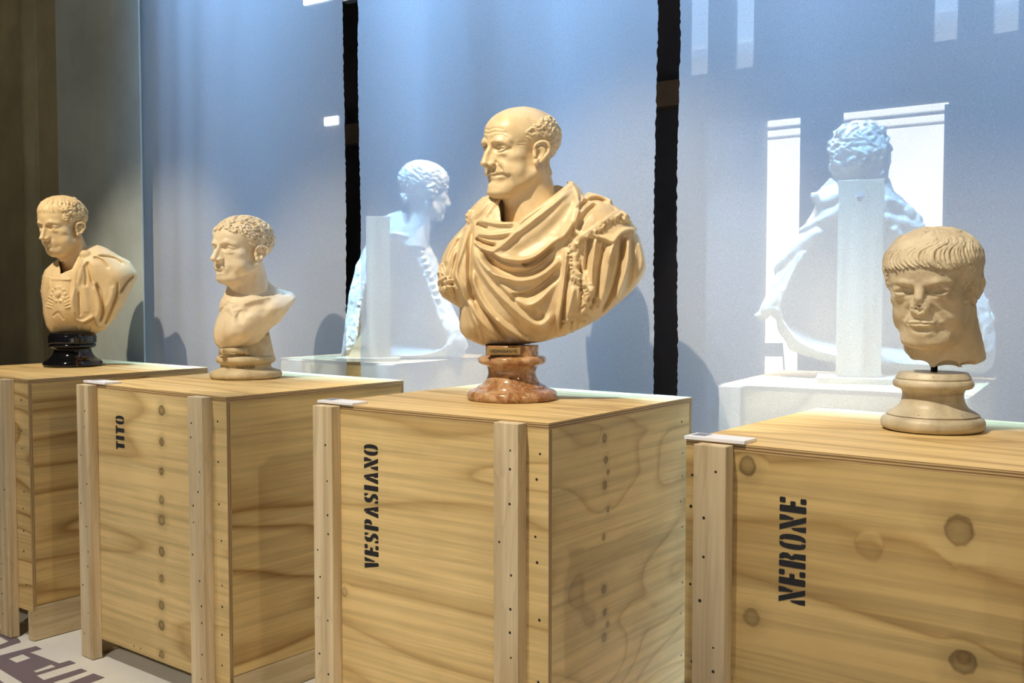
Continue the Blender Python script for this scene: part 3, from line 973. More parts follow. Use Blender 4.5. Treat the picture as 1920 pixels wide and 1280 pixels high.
# ------------------------------------------------------------------ the head every portrait starts from (unit = chin to crown, face towards -y)
class Head:
    C0 = np.array([0, .02, .60])
    def __init__(s, h=.0072, sx=1.0, sy=1.0, neck=True, nose=(.0, 0.0), jaw=1.0, fat=0.0, chin=0.0, browh=1.0, nose_len=0.0, lips=1.0,
                 skull=(.318, .42, .345), neck_r=.225, neck_dir=(.0, .10), neck_len=.45, ear=True, eyes=True, nose_on=True, forehead=0.0, lid=0.0, mouthw=1.0, ey=0.0, skull_y=.055, skull_z=.655, llid=1.0, ex=.122, cz=0.0, sock=1.0, brow=(.572, .592, .567), mc=0.0):
        s.sx, s.sy = sx, sy
        v = s.v = Vox((-.52, -.62, -neck_len), (.52, .60, 1.12), h)
        E, T = v.ell, v.tube
        E((0, skull_y, skull_z), skull, .02)
        E((0, -.13, .66), (.262, .235 + forehead, .25), .08)
        E((0, -.11, .37), (.245 + fat * .4, .255, .36), .10)
        for sg in (-1, 1):
            E((sg * .185, -.185, .395), (.075 + fat * .3, .095, .075), .07)
            E((sg * (.15 + fat * .5), -.175, .22), (.09 + fat, .11, .12), .08)
            T([(sg * .222 * jaw, .02, .22), (sg * .19 * jaw, -.13, .10 + cz * .8), (sg * .06, -.285, .045 + cz)], [.065, .07, .062], .07)
        E((0, -.32 - chin, .062 + cz), (.082, .068 , .062), .05)
        E((0, -.305, .2), (.125, .085, .105), .06)
        if fat: E((0, -.16, .0), (.17, .16, .09), .1)
        # neck
        if neck:
            nx, ny = neck_dir
            T([(0, .06, .30), (nx * .5, .06 + ny * .5, .0), (nx, .06 + ny, -neck_len - .1)], [neck_r * .98, neck_r, neck_r * 1.12], .07)
            for sg in (-1, 1):
                T([(sg * .24, .08, .24), (sg * .13 + nx, -.08 + ny, -.30), (sg * .06 + nx, -.16 + ny, -.48)], [.05, .045, .03], .06)
            E((nx * .4, -.145, -.12), (.045, .04, .05), .07)
        # brow and eyes
        for sg in (-1, 1):
            T([(sg * .055, -.352, brow[0]), (sg * .12, -.345, brow[1]), (sg * .195, -.275, brow[2])], [.024 * browh, .03 * browh, .024 * browh], .05)
        if eyes:
            for sg in (-1, 1):
                E((sg * (ex - .002), -.385, .502), (.082, .072 * sock, .05), .045, '-')
                E((sg * .052, -.40, .5), (.03, .045, .04), .03, '-')
                E((sg * ex, -.272 + ey, .497), (.072, .072, .062), .008)
                # lids
                up, lw = [], []
                for q in np.linspace(-1, 1, 9):
                    x = sg * (ex + .068 * q)
                    zu = .488 + (.040 - lid) * (1 - q * q) + (-.004 * q)
                    zl = .486 - .024 * (1 - q * q)
                    yb = -.272 + ey - .073 * math.sqrt(max(0, 1 - (q * .9) ** 2)) * .97
                    up.append((x, yb - .004, zu)); lw.append((x, yb - .002, zl))
                T(up, [.006] + [.0125] * 7 + [.006], .008)
                T([(p[0], p[1] + .012, p[2] + .022) for p in up], .016, .02)
                T(lw, np.array([.005] + [.0105] * 7 + [.005]) * llid, .008)
                E((sg * ex, -.312 + ey * .5, .432), (.06, .03, .02), .045)
        # nose
        if nose_on:
            hook, wid = nose
            nl = nose_len
            T([(0, -.345, .565), (0, -.382, .505), (0, -.428 - hook, .43), (0, -.462 - hook * .5 - nl, .36), (0, -.475 - nl, .325)], [.030, .026, .030, .036, .043], .03)
            T([(0, -.34, .43), (0, -.37, .34)], [.055, .07], .04)
            for sg in (-1, 1):
                E((sg * (.052 + wid), -.412 - nl * .5, .312), (.03, .042, .032), .022)
                E((sg * (.026 + wid * .5), -.438 - nl, .287), (.014, .024, .02), .008, '-')
            T([(0, -.448 - nl, .29), (0, -.40, .265)], [.016, .02], .012)
        # mouth
        w = .098 * mouthw
        x = np.linspace(-w, w, 13); q = x / w
        zm = .190 + mc * q * q + .003 * np.cos(q * 9)
        up = v.front(x, zm + .015 * (1 - .55 * q * q)); lo = v.front(x * .9, zm - .019 * (1 - .5 * q * q))
        up[:, 1] += .003; lo[:, 1] += .003
        T(up, lips * (.0145 * (1 - q ** 4) + .003), .012)
        T(lo, lips * (.020 * (1 - q ** 2) + .003), .012)
        gr = v.front(x, zm); gr[:, 1] -= .001
        T(gr, .0070 * (1 - q ** 4) + .002, .005, '-')
        for sg in (-1, 1):
            c = v.front([sg * (w + .006)], [.188 + mc])[0]
            E(c, (.010, .008, .012), .016, '-')
        T([(-.05, -.395, .123), (0, -.408, .120), (.05, -.395, .123)], [.018, .026, .018], .035, '-')
        T([(0, -.44, .262), (0, -.437, .232)], [.010, .012], .018, '-')
        if ear:
            for sg in (-1, 1): s.ear(sg)
    def ear(s, sg, x=.312, y=.035, z0=.30, ht=.255, tilt=14, out=20, k=.010):
        v = s.v
        Rm = rotx(-tilt) @ np.eye(3)
        def q(u, w, d=0.0):
            """u: front(-)..back(+), w: 0 bottom..1 top, d: away from the head"""
            p = np.array([0, u, (w - .5) * ht])
            p = Rm @ p
            lift = d + max(0.0, (p[1] + .06)) * math.tan(math.radians(out))
            return (sg * (x + lift), y + p[1], z0 + ht * .5 + p[2])
        v.ell(q(.0, .5, -.02), (.03, .07, ht * .40), .03)
        v.ell(q(.025, .52, -.006), (.028, .05, ht * .36), .02)
        v.ell(q(.045, .62, .002), (.02, .034, ht * .28), .015)
        v.tube(spline([q(-.035, .56, .0), q(-.062, .72, .012), (q(-.045, .90, .022)), q(.0, 1.0, .03), q(.05, .96, .034), q(.078, .80, .034), q(.075, .60, .03), q(.052, .38, .024), q(.02, .2, .018)], 22),
               np.interp(np.linspace(0, 8, 22), range(9), [.013, .016, .019, .021, .021, .021, .02, .018, .018]), k)
        v.tube(spline([q(.0, .78, .016), q(.035, .70, .018), q(.04, .55, .018), q(.02, .36, .016), q(-.01, .26, .014)], 12), .0135, k)
        v.ell(q(-.02, .13, .008), (.026, .034, .042), .014)
        v.ell(q(-.045, .40, .012), (.02, .016, .028), .012)
        v.ell(q(-.012, .50, .030), (.036, .028, .056), .010, '-')
        v.tube([q(.03, .86, .04), q(.062, .74, .042), q(.06, .56, .038)], [.011, .012, .009], .008, '-')
    def dirs(s, th, ph):
        th, ph = np.radians(np.atleast_1d(th)), np.radians(np.atleast_1d(ph))
        return np.stack([np.sin(th) * np.cos(ph), -np.cos(th) * np.cos(ph), np.sin(ph)], -1)
    def on(s, th, ph):
        """surface points at azimuth th (0 face, +90 the side at +x) and elevation ph about the skull centre"""
        return s.v.ray(s.C0, s.dirs(th, ph), .75)
    def strand(s, tp, r, lift=.0, k=.006, op='+', n=14, taper=True):
        tp = np.asarray(tp, float)
        q = spline(tp, n)
        p = s.on(q[:, 0], q[:, 1])
        d = s.dirs(q[:, 0], q[:, 1])
        p = p + d * lift
        rr = r * (np.sin(np.linspace(.18, .95, n) * math.pi) ** .6 if taper else np.ones(n))
        return p, np.maximum(rr, .004)
    def add_strands(s, lst, k=.006, op='+'):
        """all strands are placed on the surface as it is now, then joined"""
        for p, r in lst: s.v.tube(p, r, k, op)
    def curl(s, th, ph, R, r, turn, spin, lift=.008):
        """a snail curl of hair lying on the scalp"""
        c = s.on(th, ph)[0]
        d = s.dirs(th, ph)[0]
        a = np.cross(d, [0, 0, 1.0]); a /= np.linalg.norm(a) + 1e-9
        b = np.cross(d, a)
        n = 12
        u = np.linspace(0, 1, n)
        ang = spin + turn * u * 2 * math.pi
        rad = R * (1 - .72 * u)
        p = c + d * (lift + .012 * u[:, None]) + a * (rad * np.cos(ang))[:, None] + b * (rad * np.sin(ang))[:, None]
        return p, r * (1 - .35 * u)
    def mesh(s, name, mat, parent, H, yaw, pitch, roll, at, anchor=(0, .06, 0), wear=0.0, seed=1):
        """scale to head height H (m), turn about the anchor point and set that point at `at` in the parent's frame"""
        if wear: s.v.wear(wear, 28.0, seed)
        S = np.diag([H * s.sx, H * s.sy, H])
        R = rotz(yaw) @ rotx(pitch) @ roty(roll)
        M = R @ S
        t = np.asarray(at, float) - M @ np.asarray(anchor, float)
        s.M, s.t = M, t
        return s.v.mesh(name, mat, parent, 1, (M, t))

def marble(name, light, dark, vein=(.5, .4, .3), rough=.42, stain=.5, spots=0.0, sscale=7.0, bump=.25):
    t = NT(name)
    c = t.coords()
    n1 = t.noise(c, sscale, 6, .62, .3)
    n2 = t.noise(c, 30.0, 5, .65)
    n3 = t.noise(t.coords((1, 1, .4)), 14.0, 4, .6)
    col = t.mix(t.math('MULTIPLY', t.ramp(n1, [(.38, 0.0), (.68, 1.0)]), stain), light, dark)
    col = t.mix(t.math('MULTIPLY', t.ramp(n3, [(.55, 0.0), (.75, 1.0)]), stain * .5), col, vein)
    if spots:
        sp = t.ramp(t.noise(c, 90.0, 2, .5), [(.70, 0.0), (.76, 1.0)])
        col = t.mix(t.math('MULTIPLY', sp, spots), col, tuple(x * .35 for x in dark))
    return t.bsdf(col, rough, bump=n2, bstr=bump, bdist=.0015, spec=.4)
H0 = 1.125
# ------------------------------------------------------------------ marble portraits
CROWN_Z = H0
def bust_root(name, px, Y, label, dz=0.0):
    """stand a bust on its crate lid; its local -y looks at the visitor"""
    X = (px - 960) / FPX * Y
    e = empty(name, (X, Y, H0 + .0005 + dz), -math.atan2(X, Y))
    tag(e, label, 'bust')
    return e

def px_frame(px0, py0, Y, X=None):
    """photo-drawing scale for one bust: returns f(px, py) -> (x, z) on the bust's own upright plane"""
    D = Y
    X = (px0 - 960) / FPX * D
    R = math.hypot(X, D)
    k = D / FPX
    def f(px, py):
        # sight line to the plane through the bust, square to the line of sight
        t = (px - 960) / FPX
        az = math.atan(t) - math.atan2(X, D)
        hd = R / math.cos(az)
        x = R * math.tan(az)
        yy = (545 - py) / FPX
        z = EYE + yy * hd * math.cos(math.atan(t)) - H0
        return (x, z)
    return f

def wrinkle(hd, pts, r, k=.012, op='-'):
    q = spline(pts, 14)
    p = hd.v.front(q[:, 0], q[:, 1])
    rr = r * np.sin(np.linspace(.12, .92, len(p)) * math.pi) ** .5
    hd.v.tube(p, np.maximum(rr, .003), k, op)

M_v_marble = marble('golden_marble_of_bald_bust', srgb(220, 197, 156), srgb(184, 152, 108), srgb(142, 106, 68), .40, .55, 0.15)

def wavy_band(h, sg, rows, th_of, th_end, A, period, r, rs, skip=None, jag=4.0):
    """wavy locks combed round the head; th_of(ph) = where the hair line begins"""
    out = []
    for n, ph in enumerate(rows):
        th = th_of(ph) + rs.uniform(-jag, jag)
        while th < th_end:
            per = period * rs.uniform(.8, 1.3)
            L = rs.uniform(per * .9, per * 1.7)
            q = np.linspace(0, 1, 9)
            tt = th + L * q
            pp = ph + A * rs.uniform(.6, 1.4) * np.sin(tt / per * 2 * np.pi + ph * .10 + rs.uniform(-1.1, 1.1)) + rs.uniform(-5, 2) * (1 - q)
            if skip is None or not skip(th + L * .5, ph, L):
                out.append(h.strand(np.stack([sg * tt, pp], 1), r * rs.uniform(.75, 1.25), rs.uniform(-.002, .009), n=18))
            th += L * .8
    return out

def head_vespasian(parent):
    h = Head(.0066, 1.11, 1.06, nose=(.004, .006), jaw=1.14, fat=.03, chin=.005, nose_len=-.012, neck_r=.29, neck_dir=(.02, .13), skull=(.326, .455, .345), skull_y=.085, forehead=.018, browh=1.45, lid=.008, lips=.8, mouthw=.82, mc=-.008, ear=False, ey=.004, llid=.8, brow=(.558, .588, .588), sock=1.1)
    v = h.v
    for sg in (-1, 1):
        h.ear(sg, x=.318, y=.02, z0=.275, ht=.285, tilt=8, out=22)
        wrinkle(h, [(sg * .082, .335), (sg * .108, .305), (sg * .132, .268), (sg * .148, .238)], .009, .035)
        wrinkle(h, [(sg * .13, .32), (sg * .168, .275), (sg * .18, .22)], .010, .08, '+')
        wrinkle(h, [(sg * .075, .452), (sg * .12, .440), (sg * .175, .450)], .005, .012)
        wrinkle(h, [(sg * .05, .602), (sg * .11, .640), (sg * .175, .640), (sg * .215, .60)], .007, .02)
        wrinkle(h, [(sg * .12, .572), (sg * .18, .560), (sg * .215, .515)], .018, .03, '+')
        for k in range(2):
            p, r = h.strand([(sg * 50, -9 - k * 4), (sg * 57, -8 - k * 5), (sg * 64, -8 - k * 7)], .0045, 0)
            v.tube(p, r, .012, '-')
    for z, a in ((.672, .2), (.715, .17)):
        wrinkle(h, [(-a, z - .01), (-a * .5, z + .012), (0, z - .004), (a * .5, z + .012), (a, z - .01)], .006, .02)
    for x in (-.022, .022): wrinkle(h, [(x, .565), (x * 1.1, .60), (x * 1.4, .63)], .006, .012)
    v.ell((0, -.29, -.015), (.13, .11, .055), .06)
    p, r = h.strand([(34, -50), (0, -46), (-34, -50)], .010, 0); v.tube(p, r, .03, '-')
    rs = np.random.RandomState(4)
    sec = []
    th0 = lambda ph: 66 + max(0, ph - 14) * 1.5 + max(0, 4 - ph) * 1.0 if ph > -4 else 116
    skip = lambda th, ph, L: 80 < th < 112 and -32 < ph < 3
    for sg in (1, -1):
        sec += wavy_band(h, sg, np.arange(-46, 40, 4.4), th0, 176, 2.6, 17, .0165, rs, skip)
        for k in range(4):
            sec.append(h.strand([(sg * (72 + k * 3.4), 8), (sg * (74 + k * 3.4), 1), (sg * (73 + k * 3.2), -7 - k)], .011, .0))
    h.add_strands(sec, .0035)
    v.wear(.0025, 10, 2)
    h.mesh('head', M_v_marble, parent, .288, -54, 3, 2, (.038, .02, .716), seed=3)
    return h
def blur2(a, r, passes=3):
    r = max(1, r)
    for _ in range(passes):
        for ax_ in (0, 1):
            p = np.pad(a, [(r + 1, r) if i == ax_ else (0, 0) for i in (0, 1)], mode='edge')
            c = np.cumsum(p, ax_)
            n = a.shape[ax_]
            a = (np.take(c, np.arange(2 * r + 1, 2 * r + 1 + n), ax_) - np.take(c, np.arange(0, n), ax_)) / (2 * r + 1)
    return a

def inflate(vx, rel, sil, TF, TB, w, yc, closed_spline=False):
    """a solid with the given outline: rounded towards the rim over the distance w, TF deep in front of yc(x,z), TB behind"""
    sd = rel.poly_sd(sil, closed_spline=closed_spline)
    q = np.clip(-sd / w, 0, 1)
    prof = np.sqrt(1 - (1 - q) ** 2)
    prof = .10 + .9 * np.minimum(prof, blur2(prof, int(w * .22 / vx.h)) + .04)
    Y = vx.ax[1][None, :, None]
    Yc = (yc(rel.X, rel.Z) if callable(yc) else np.full_like(rel.X, yc))[:, None, :]
    f = (TF(rel.X, rel.Z) if callable(TF) else TF)
    tF = (f * prof)[:, None, :]; tB = (TB * prof)[:, None, :]
    d = np.maximum(Y - Yc - tB, Yc - tF - Y)
    d = np.where(sd[:, None, :] > 0, np.maximum(np.maximum(sd[:, None, :], .3 * d), .0005), d)
    vx.D = np.minimum(vx.D, d.astype(np.float32))
    rel.depth = tF[:, 0, :]
    return sd

def prism_cut(vx, rel, pts, y0, y1, closed_spline=False):
    sd = rel.poly_sd(pts, closed_spline=closed_spline)
    Y = vx.ax[1][None, :, None]
    d = np.maximum(np.maximum(sd[:, None, :], Y - y1), y0 - Y).astype(np.float32)
    vx.D = np.maximum(vx.D, -d)

def tuft(vx, x, z, L, ang, r, rs, k=.003, n=4, wav=.35, lift=.0):
    """a little bundle of twisted fringe threads lying on the front"""
    for i in range(n):
        a = ang + (i - (n - 1) / 2) * .22 + rs.uniform(-.08, .08)
        ox = (i - (n - 1) / 2) * r * 1.5
        u = np.linspace(0, 1, 6)
        s_ = np.sin(u * 5 + rs.uniform(0, 3)) * L * wav * .3
        px = x + ox * math.cos(ang) + u * L * math.sin(a) + s_ * math.cos(a)
        pz = z + ox * math.sin(ang) * .3 - u * L * math.cos(a) + s_ * math.sin(a)
        p, ok = vx.front(px, pz, True)
        if not ok[0] or ok.sum() < 3: continue
        p = p[:int(np.argmin(ok)) if not ok.all() else 6]
        if len(p) < 3: continue
        p[:, 1] -= lift
        vx.tube(p, r * np.linspace(1.0, .6, len(p)), k)

def torso_vespasian(parent):
    fpx = px_frame(960, 748, 3.59)
    c = lambda x, y: fpx(780 + x / 4.0, 340 + y / 4.0)
    K = lambda *pts: np.array([c(*p) for p in pts])
    F = lambda *pts: np.array([fpx(*p) for p in pts])
    vx = Vox((-.285, -.235, .165), (.475, .17, .765), .0026)
    R = Relief(vx)
    sil = F((905, 368), (893, 378), (880, 392), (874, 405), (874, 418), (856, 436), (840, 455), (829, 476), (824, 492), (819, 512), (820, 530), (822, 548), (832, 560), (848, 570), (861, 577), (860, 600), (862, 622),
            (872, 634), (890, 643), (905, 648), (940, 650), (985, 645), (1020, 640), (1060, 628), (1095, 612), (1125, 596), (1160, 566), (1183, 545), (1200, 522), (1207, 505), (1206, 490), (1202, 470), (1196, 448), (1189, 437), (1192, 430),
            (1180, 418), (1174, 408), (1166, 398), (1147, 385), (1145, 377), (1120, 366), (1101, 362), (1095, 370), (1084, 352), (1074, 342), (1045, 340), (1000, 350), (940, 360))
    sd = inflate(vx, R, sil, lambda X, Z: .135 + .03 * np.exp(-((X + .01) / .14) ** 2 - ((Z - .40) / .14) ** 2), .10, .125, lambda X, Z: .035 - .16 * (X - .04) + .05 * (Z - .45))
    # neck opening
    prism_cut(vx, R, np.vstack([K((640, 330), (634, 240), (606, 140), (650, 60)), K((900, -60), (1120, -10), (1140, 22), (1000, 148), (860, 248), (760, 322))]), -.4, .07)
    # sheets of cloth
    m = .0046
    R.layer(K((1172, 18), (1215, 140), (1190, 300), (1110, 430), (1035, 470), (960, 530), (870, 590), (770, 612), (660, 596), (575, 545), (640, 480), (730, 400), (770, 320), (860, 250), (1000, 150)), .016, .008, .006, .010)
    R.layer(K((436, 300), (540, 300), (640, 322), (750, 330), (740, 400), (640, 480), (580, 545), (500, 520), (440, 450)), .006, .01)
    R.layer(K((1240, 120), (1285, 78), (1400, 118), (1470, 180), (1560, 260), (1650, 360), (1640, 398), (1560, 396), (1490, 430), (1430, 480), (1330, 440), (1180, 420), (1180, 270)), .014, .009, .008, .012)
    R.layer(K((372, 320), (440, 300), (420, 460), (405, 700), (430, 880), (480, 1060), (500, 1215), (420, 1180), (370, 900), (300, 760), (300, 640), (340, 470)), .008, .012)
    R.layer(K((1150, 430), (1080, 560), (1100, 800), (1050, 1000), (1055, 1150), (1110, 1170), (1300, 1080), (1720, 760), (1720, 560), (1640, 400), (1430, 430), (1300, 430)), .008, .014)
    # folds: (points, height, fall-off left, fall-off right)
    S = .0175
    for pts, h, wl, wr in [
        # fan below the clasp
        ([(428, 330), (414, 480), (408, 650), (420, 800), (446, 930)], -1.5, .012, .016),
        ([(395, 350), (345, 540), (305, 690), (350, 800), (400, 960), (490, 1195)], 1.1, .016, .012),
        ([(372, 340), (330, 420), (308, 560), (292, 720)], -.9, .012, .014),
        ([(350, 380), (255, 500), (215, 640)], .7, .02, .014),
        ([(330, 420), (270, 540), (250, 680)], -.7, .012, .012),
        ([(440, 420), (462, 590), (540, 740), (660, 880), (800, 1010), (890, 1068), (960, 1056), (1040, 950)], 1.5, .022, .020),
        ([(470, 470), (510, 620), (620, 760), (760, 880), (830, 925), (930, 880), (1060, 730)], 1.1, .024, .016),
        ([(470, 520), (560, 660), (660, 725), (760, 745), (880, 730), (1000, 655), (1090, 560)], 1.35, .014, .022),
        ([(500, 545), (590, 630), (700, 680), (800, 690), (920, 655), (1035, 540)], -1.5, .016, .026),
        ([(550, 660), (580, 700), (640, 720), (740, 742)], .6, .010, .010),
        ([(700, 850), (790, 845), (890, 810), (980, 745), (1060, 655)], -1.3, .008, .028),
        ([(430, 660), (445, 780), (520, 930), (620, 1040), (740, 1130), (860, 1200)], 1.4, .018, .014),
        ([(430, 850), (500, 950), (600, 1070), (715, 1215)], -1.6, .010, .016),
        ([(600, 1015), (700, 1105), (850, 1200)], .9, .012, .014),
        ([(400, 880), (470, 1010), (560, 1120), (640, 1215)], 1.0, .014, .012),
        ([(365, 870), (415, 1010), (490, 1205)], -.9, .010, .012),
        ([(860, 950), (890, 1010), (960, 1000)], -.7, .02, .02),
        ([(820, 1090), (900, 1150), (1000, 1120), (1060, 1010)], -.9, .02, .024),
        # sash and chest
        ([(445, 432), (520, 470), (610, 492)], -1.4, .008, .014),
        ([(440, 460), (500, 510), (590, 545)], 1.0, .012, .010),
        ([(455, 325), (500, 345), (548, 364)], -1.0, .008, .010),
        ([(470, 300), (600, 330), (740, 338)], .7, .012, .012),
        ([(450, 400), (560, 415), (680, 405), (745, 385)], .9, .014, .012),
        ([(600, 540), (720, 430), (860, 320), (1010, 200), (1165, 60)], .9, .014, .020),
        ([(700, 580), (840, 500), (980, 400), (1100, 270), (1200, 130)], -.55, .03, .03),
        ([(640, 585), (800, 605), (900, 570), (1030, 475)], .9, .014, .010),
        ([(790, 640), (900, 610), (1030, 490)], -1.6, .014, .012),
        ([(1190, 160), (1140, 330), (1060, 460)], .8, .02, .016),
        # shoulder flap
        ([(1245, 110), (1290, 90), (1400, 122), (1462, 182)], 1.1, .010, .014),
        ([(1190, 250), (1240, 190), (1320, 152), (1440, 172)], -1.7, .014, .012),
        ([(1180, 400), (1250, 270), (1345, 185)], -1.3, .014, .014),
        ([(1640, 385), (1560, 378), (1490, 410), (1440, 500), (1400, 640)], 1.0, .014, .012),
        # hanging sleeve
        ([(1110, 500), (1095, 760), (1055, 1000), (1055, 1150)], 1.4, .014, .010),
        ([(1130, 620), (1110, 760), (1090, 960), (1075, 1140)], -1.3, .010, .012),
        ([(1165, 780), (1130, 960), (1100, 1130)], .9, .014, .012),
        ([(1290, 420), (1265, 560), (1250, 700)], -1.2, .010, .012),
        ([(1325, 420), (1305, 560), (1290, 720), (1300, 860)], 1.2, .012, .012),
        ([(1395, 440), (1350, 640), (1330, 820), (1270, 1000)], -1.3, .012, .012),
        ([(1430, 480), (1400, 680), (1370, 880), (1340, 980)], .9, .014, .014),
        ([(1525, 410), (1500, 600), (1450, 830), (1370, 1000)], -1.9, .012, .014),
        ([(1560, 410), (1545, 620), (1500, 820), (1470, 900)], 1.2, .014, .014),
        ([(1585, 420), (1590, 600), (1560, 830)], -.8, .012, .012),
        ([(1640, 440), (1670, 600), (1610, 780)], .8, .03, .02),
        ([(1200, 620), (1225, 800), (1210, 1000)], -1.0, .012, .012),
        ([(1480, 200), (1500, 240), (1560, 270)], .6, .012, .012),
        # left sleeve
        ([(300, 420), (220, 540), (180, 680)], -.6, .012, .012),
        ([(320, 500), (270, 600), (250, 760)], .7, .014, .014),
        ([(280, 740), (300, 840), (325, 930)], -1.2, .008, .014),
    ]:
        R.fold(K(*pts), h * S, wl, wr, (.14, .16))
    R.H = np.maximum(R.H * np.clip(-sd / .016, 0, 1), -.5 * R.depth)
    vx.push(R.H, .05, .05)
    # rim left of the neck and the clasp
    def on(*pts, dy=0.0):
        q = spline(K(*pts), 16); p = vx.front(q[:, 0], q[:, 1]); p[:, 1] -= dy; return p
    vx.tube(on((440, 290), (500, 235), (560, 170), (600, 120)), np.linspace(.012, .018, 16), .012)
    vx.tube(on((520, 290), (575, 210), (612, 140)), np.linspace(.008, .012, 16), .01)
    q = K((425, 262))[0]
    p = vx.front([q[0]], [q[1]])[0]
    vx.ell(p, (.022, .016, .020), .004)
    for k in range(6):
        a = k * math.pi / 3
        vx.ell(p + np.array([.017 * math.cos(a), -.004, .015 * math.sin(a)]), (.009, .009, .009), .003)
    vx.tube([p + np.array([.024 * math.cos(a), -.004, .021 * math.sin(a) - .004]) for a in np.linspace(-2.6, .3, 9)], .005, .004)
    rs = np.random.RandomState(9)
    # curled fringe along the flap and down the front
    strip = spline(K((1560, 300), (1500, 262), (1420, 300), (1330, 370), (1230, 430), (1165, 490), (1170, 600), (1180, 690), (1235, 740), (1285, 830)), 30)
    for i, (x, z) in enumerate(strip):
        tuft(vx, x, z, rs.uniform(.018, .026), rs.uniform(-.5, .1), .0046, rs, .003, 4, .7, .002)
    p = vx.front(strip[:, 0], strip[:, 1] + .004); vx.tube(p, .007, .006)
    for (cx, cy) in ((1255, 860), (1255, 910), (1245, 960), (1225, 1010), (1140, 1020), (1135, 1060), (1115, 1090), (1225, 1050)):
        x, z = c(cx, cy); tuft(vx, x, z, .03, rs.uniform(-.4, .3), .005, rs, .003, 4, .6)
    # tassels on the far sleeve
    for (cx, cy) in ((172, 620), (175, 680), (180, 740), (225, 720), (250, 745), (240, 790), (190, 800), (265, 790)):
        x, z = c(cx, cy); tuft(vx, x, z, .032, rs.uniform(-.2, .35), .0042, rs, .002, 5, .2, .004)
    vx.wear(.0007, 60, 5)
    return vx.mesh('draped_torso', M_v_marble, parent, 1)

def breccia(name, cols, rough, scale, seam, lo=.42):
    t = NT(name)
    c = t.coords()
    n = t.n('TexNoise'); t.l(c, n.inputs['Vector']); n.inputs['Scale'].default_value = 9.0; n.inputs['Detail'].default_value = 4
    wv = t.vmath('ADD', c, (0, 0, 0)); sc = t.n('VectorMath', operation='SCALE'); t.l(n.outputs['Color'], sc.inputs[0]); sc.inputs['Scale'].default_value = .09
    t.l(sc.outputs[0], wv.inputs[1])
    v = t.n('TexVoronoi'); t.l(wv.outputs[0], v.inputs['Vector']); v.inputs['Scale'].default_value = scale
    e = t.n('TexVoronoi', feature='DISTANCE_TO_EDGE'); t.l(wv.outputs[0], e.inputs['Vector']); e.inputs['Scale'].default_value = scale
    sp = t.n('SeparateColor'); t.l(v.outputs['Color'], sp.inputs[0])
    k = len(cols)
    col = t.ramp(sp.outputs[0], [(i / (k - 1), q) for i, q in enumerate(cols)])
    wash = t.ramp(t.noise(c, 11.0, 5, .6), [(i / (k - 1) * .5 + .25, q) for i, q in enumerate(cols)])
    col = t.mix(.5, col, wash)
    n2 = t.noise(c, 40.0, 5, .65)
    col = t.mix(.6, col, t.ramp(n2, [(.3, .55), (.65, 1.0)]), 'MULTIPLY')
    big = t.noise(c, 7.0, 3, .5)
    ed = t.math('MULTIPLY', t.ramp(e.outputs['Distance'], [(0.0, 1.0), (0.10, 0.0)]), t.ramp(big, [(lo, 0.0), (lo + .16, .6)]))
    col = t.mix(ed, col, seam)
    return t.bsdf(col, rough, spec=.5)
M_breccia = breccia('brown_red_breccia', [srgb(190, 146, 94), srgb(160, 110, 66), srgb(214, 178, 140), srgb(138, 92, 52), srgb(196, 142, 108), srgb(170, 128, 72)], .13, 46.0, srgb(96, 52, 38))
M_label = plain('gilt_label_plate', srgb(150, 122, 70), .4, 30)
def socle(name, parent, mat, prof, seg=72, sy=1.0):
    bm = bmesh.new()
    lathe(bm, smooth_prof(prof, 5), seg, sy=sy)
    return obj(name, bm, mat, parent, True)

def text_plate(word, size, mat, parent, loc, rot, name='lettering'):
    cu = bpy.data.curves.new(name, 'FONT')
    cu.body = word; cu.size = size; cu.extrude = .0005; cu.align_x = 'CENTER'; cu.align_y = 'CENTER'
    tmp = bpy.data.objects.new(name, cu); COL.objects.link(tmp)
    bpy.context.view_layer.update()
    me = bpy.data.meshes.new_from_object(tmp.evaluated_get(bpy.context.evaluated_depsgraph_get()))
    bpy.data.objects.remove(tmp, do_unlink=True)
    me.name = name; me.materials.clear()
    o = link_mesh(name, me, mat, parent)
    o.location = loc; o.rotation_euler = rot
    return o

B = bust_root('marble_bust', 960, 3.59, 'large bald marble bust in draped cloak on a red-brown marble foot')
head_vespasian(B)
torso_vespasian(B)
px = 1.841e-3
# foot: radii from the photo, heights above the lid
socle('socle', B, M_breccia, [(.150, 0, 1), (.155, .006), (.157, .016), (.150, .030), (.128, .038, 1), (.122, .040), (.118, .046, 1), (.100, .056), (.088, .072), (.083, .090), (.086, .112), (.092, .120, 1), (.100, .121), (.112, .125), (.118, .134), (.116, .145), (.106, .151, 1), (.094, .152), (.092, .160), (.092, .188)])
bm = bmesh.new(); bx(bm, -.085, .028, -.103, -.070, .160, .183, .002); pl = obj('label_plate', bm, M_label, B)
pl.rotation_euler = (0, 0, 0)
text_plate('VESPASIANVS', .0155, M_ink if 'M_ink' in globals() else M_label, pl, (-.028, -.1036, .171), (math.pi / 2, 0, 0))
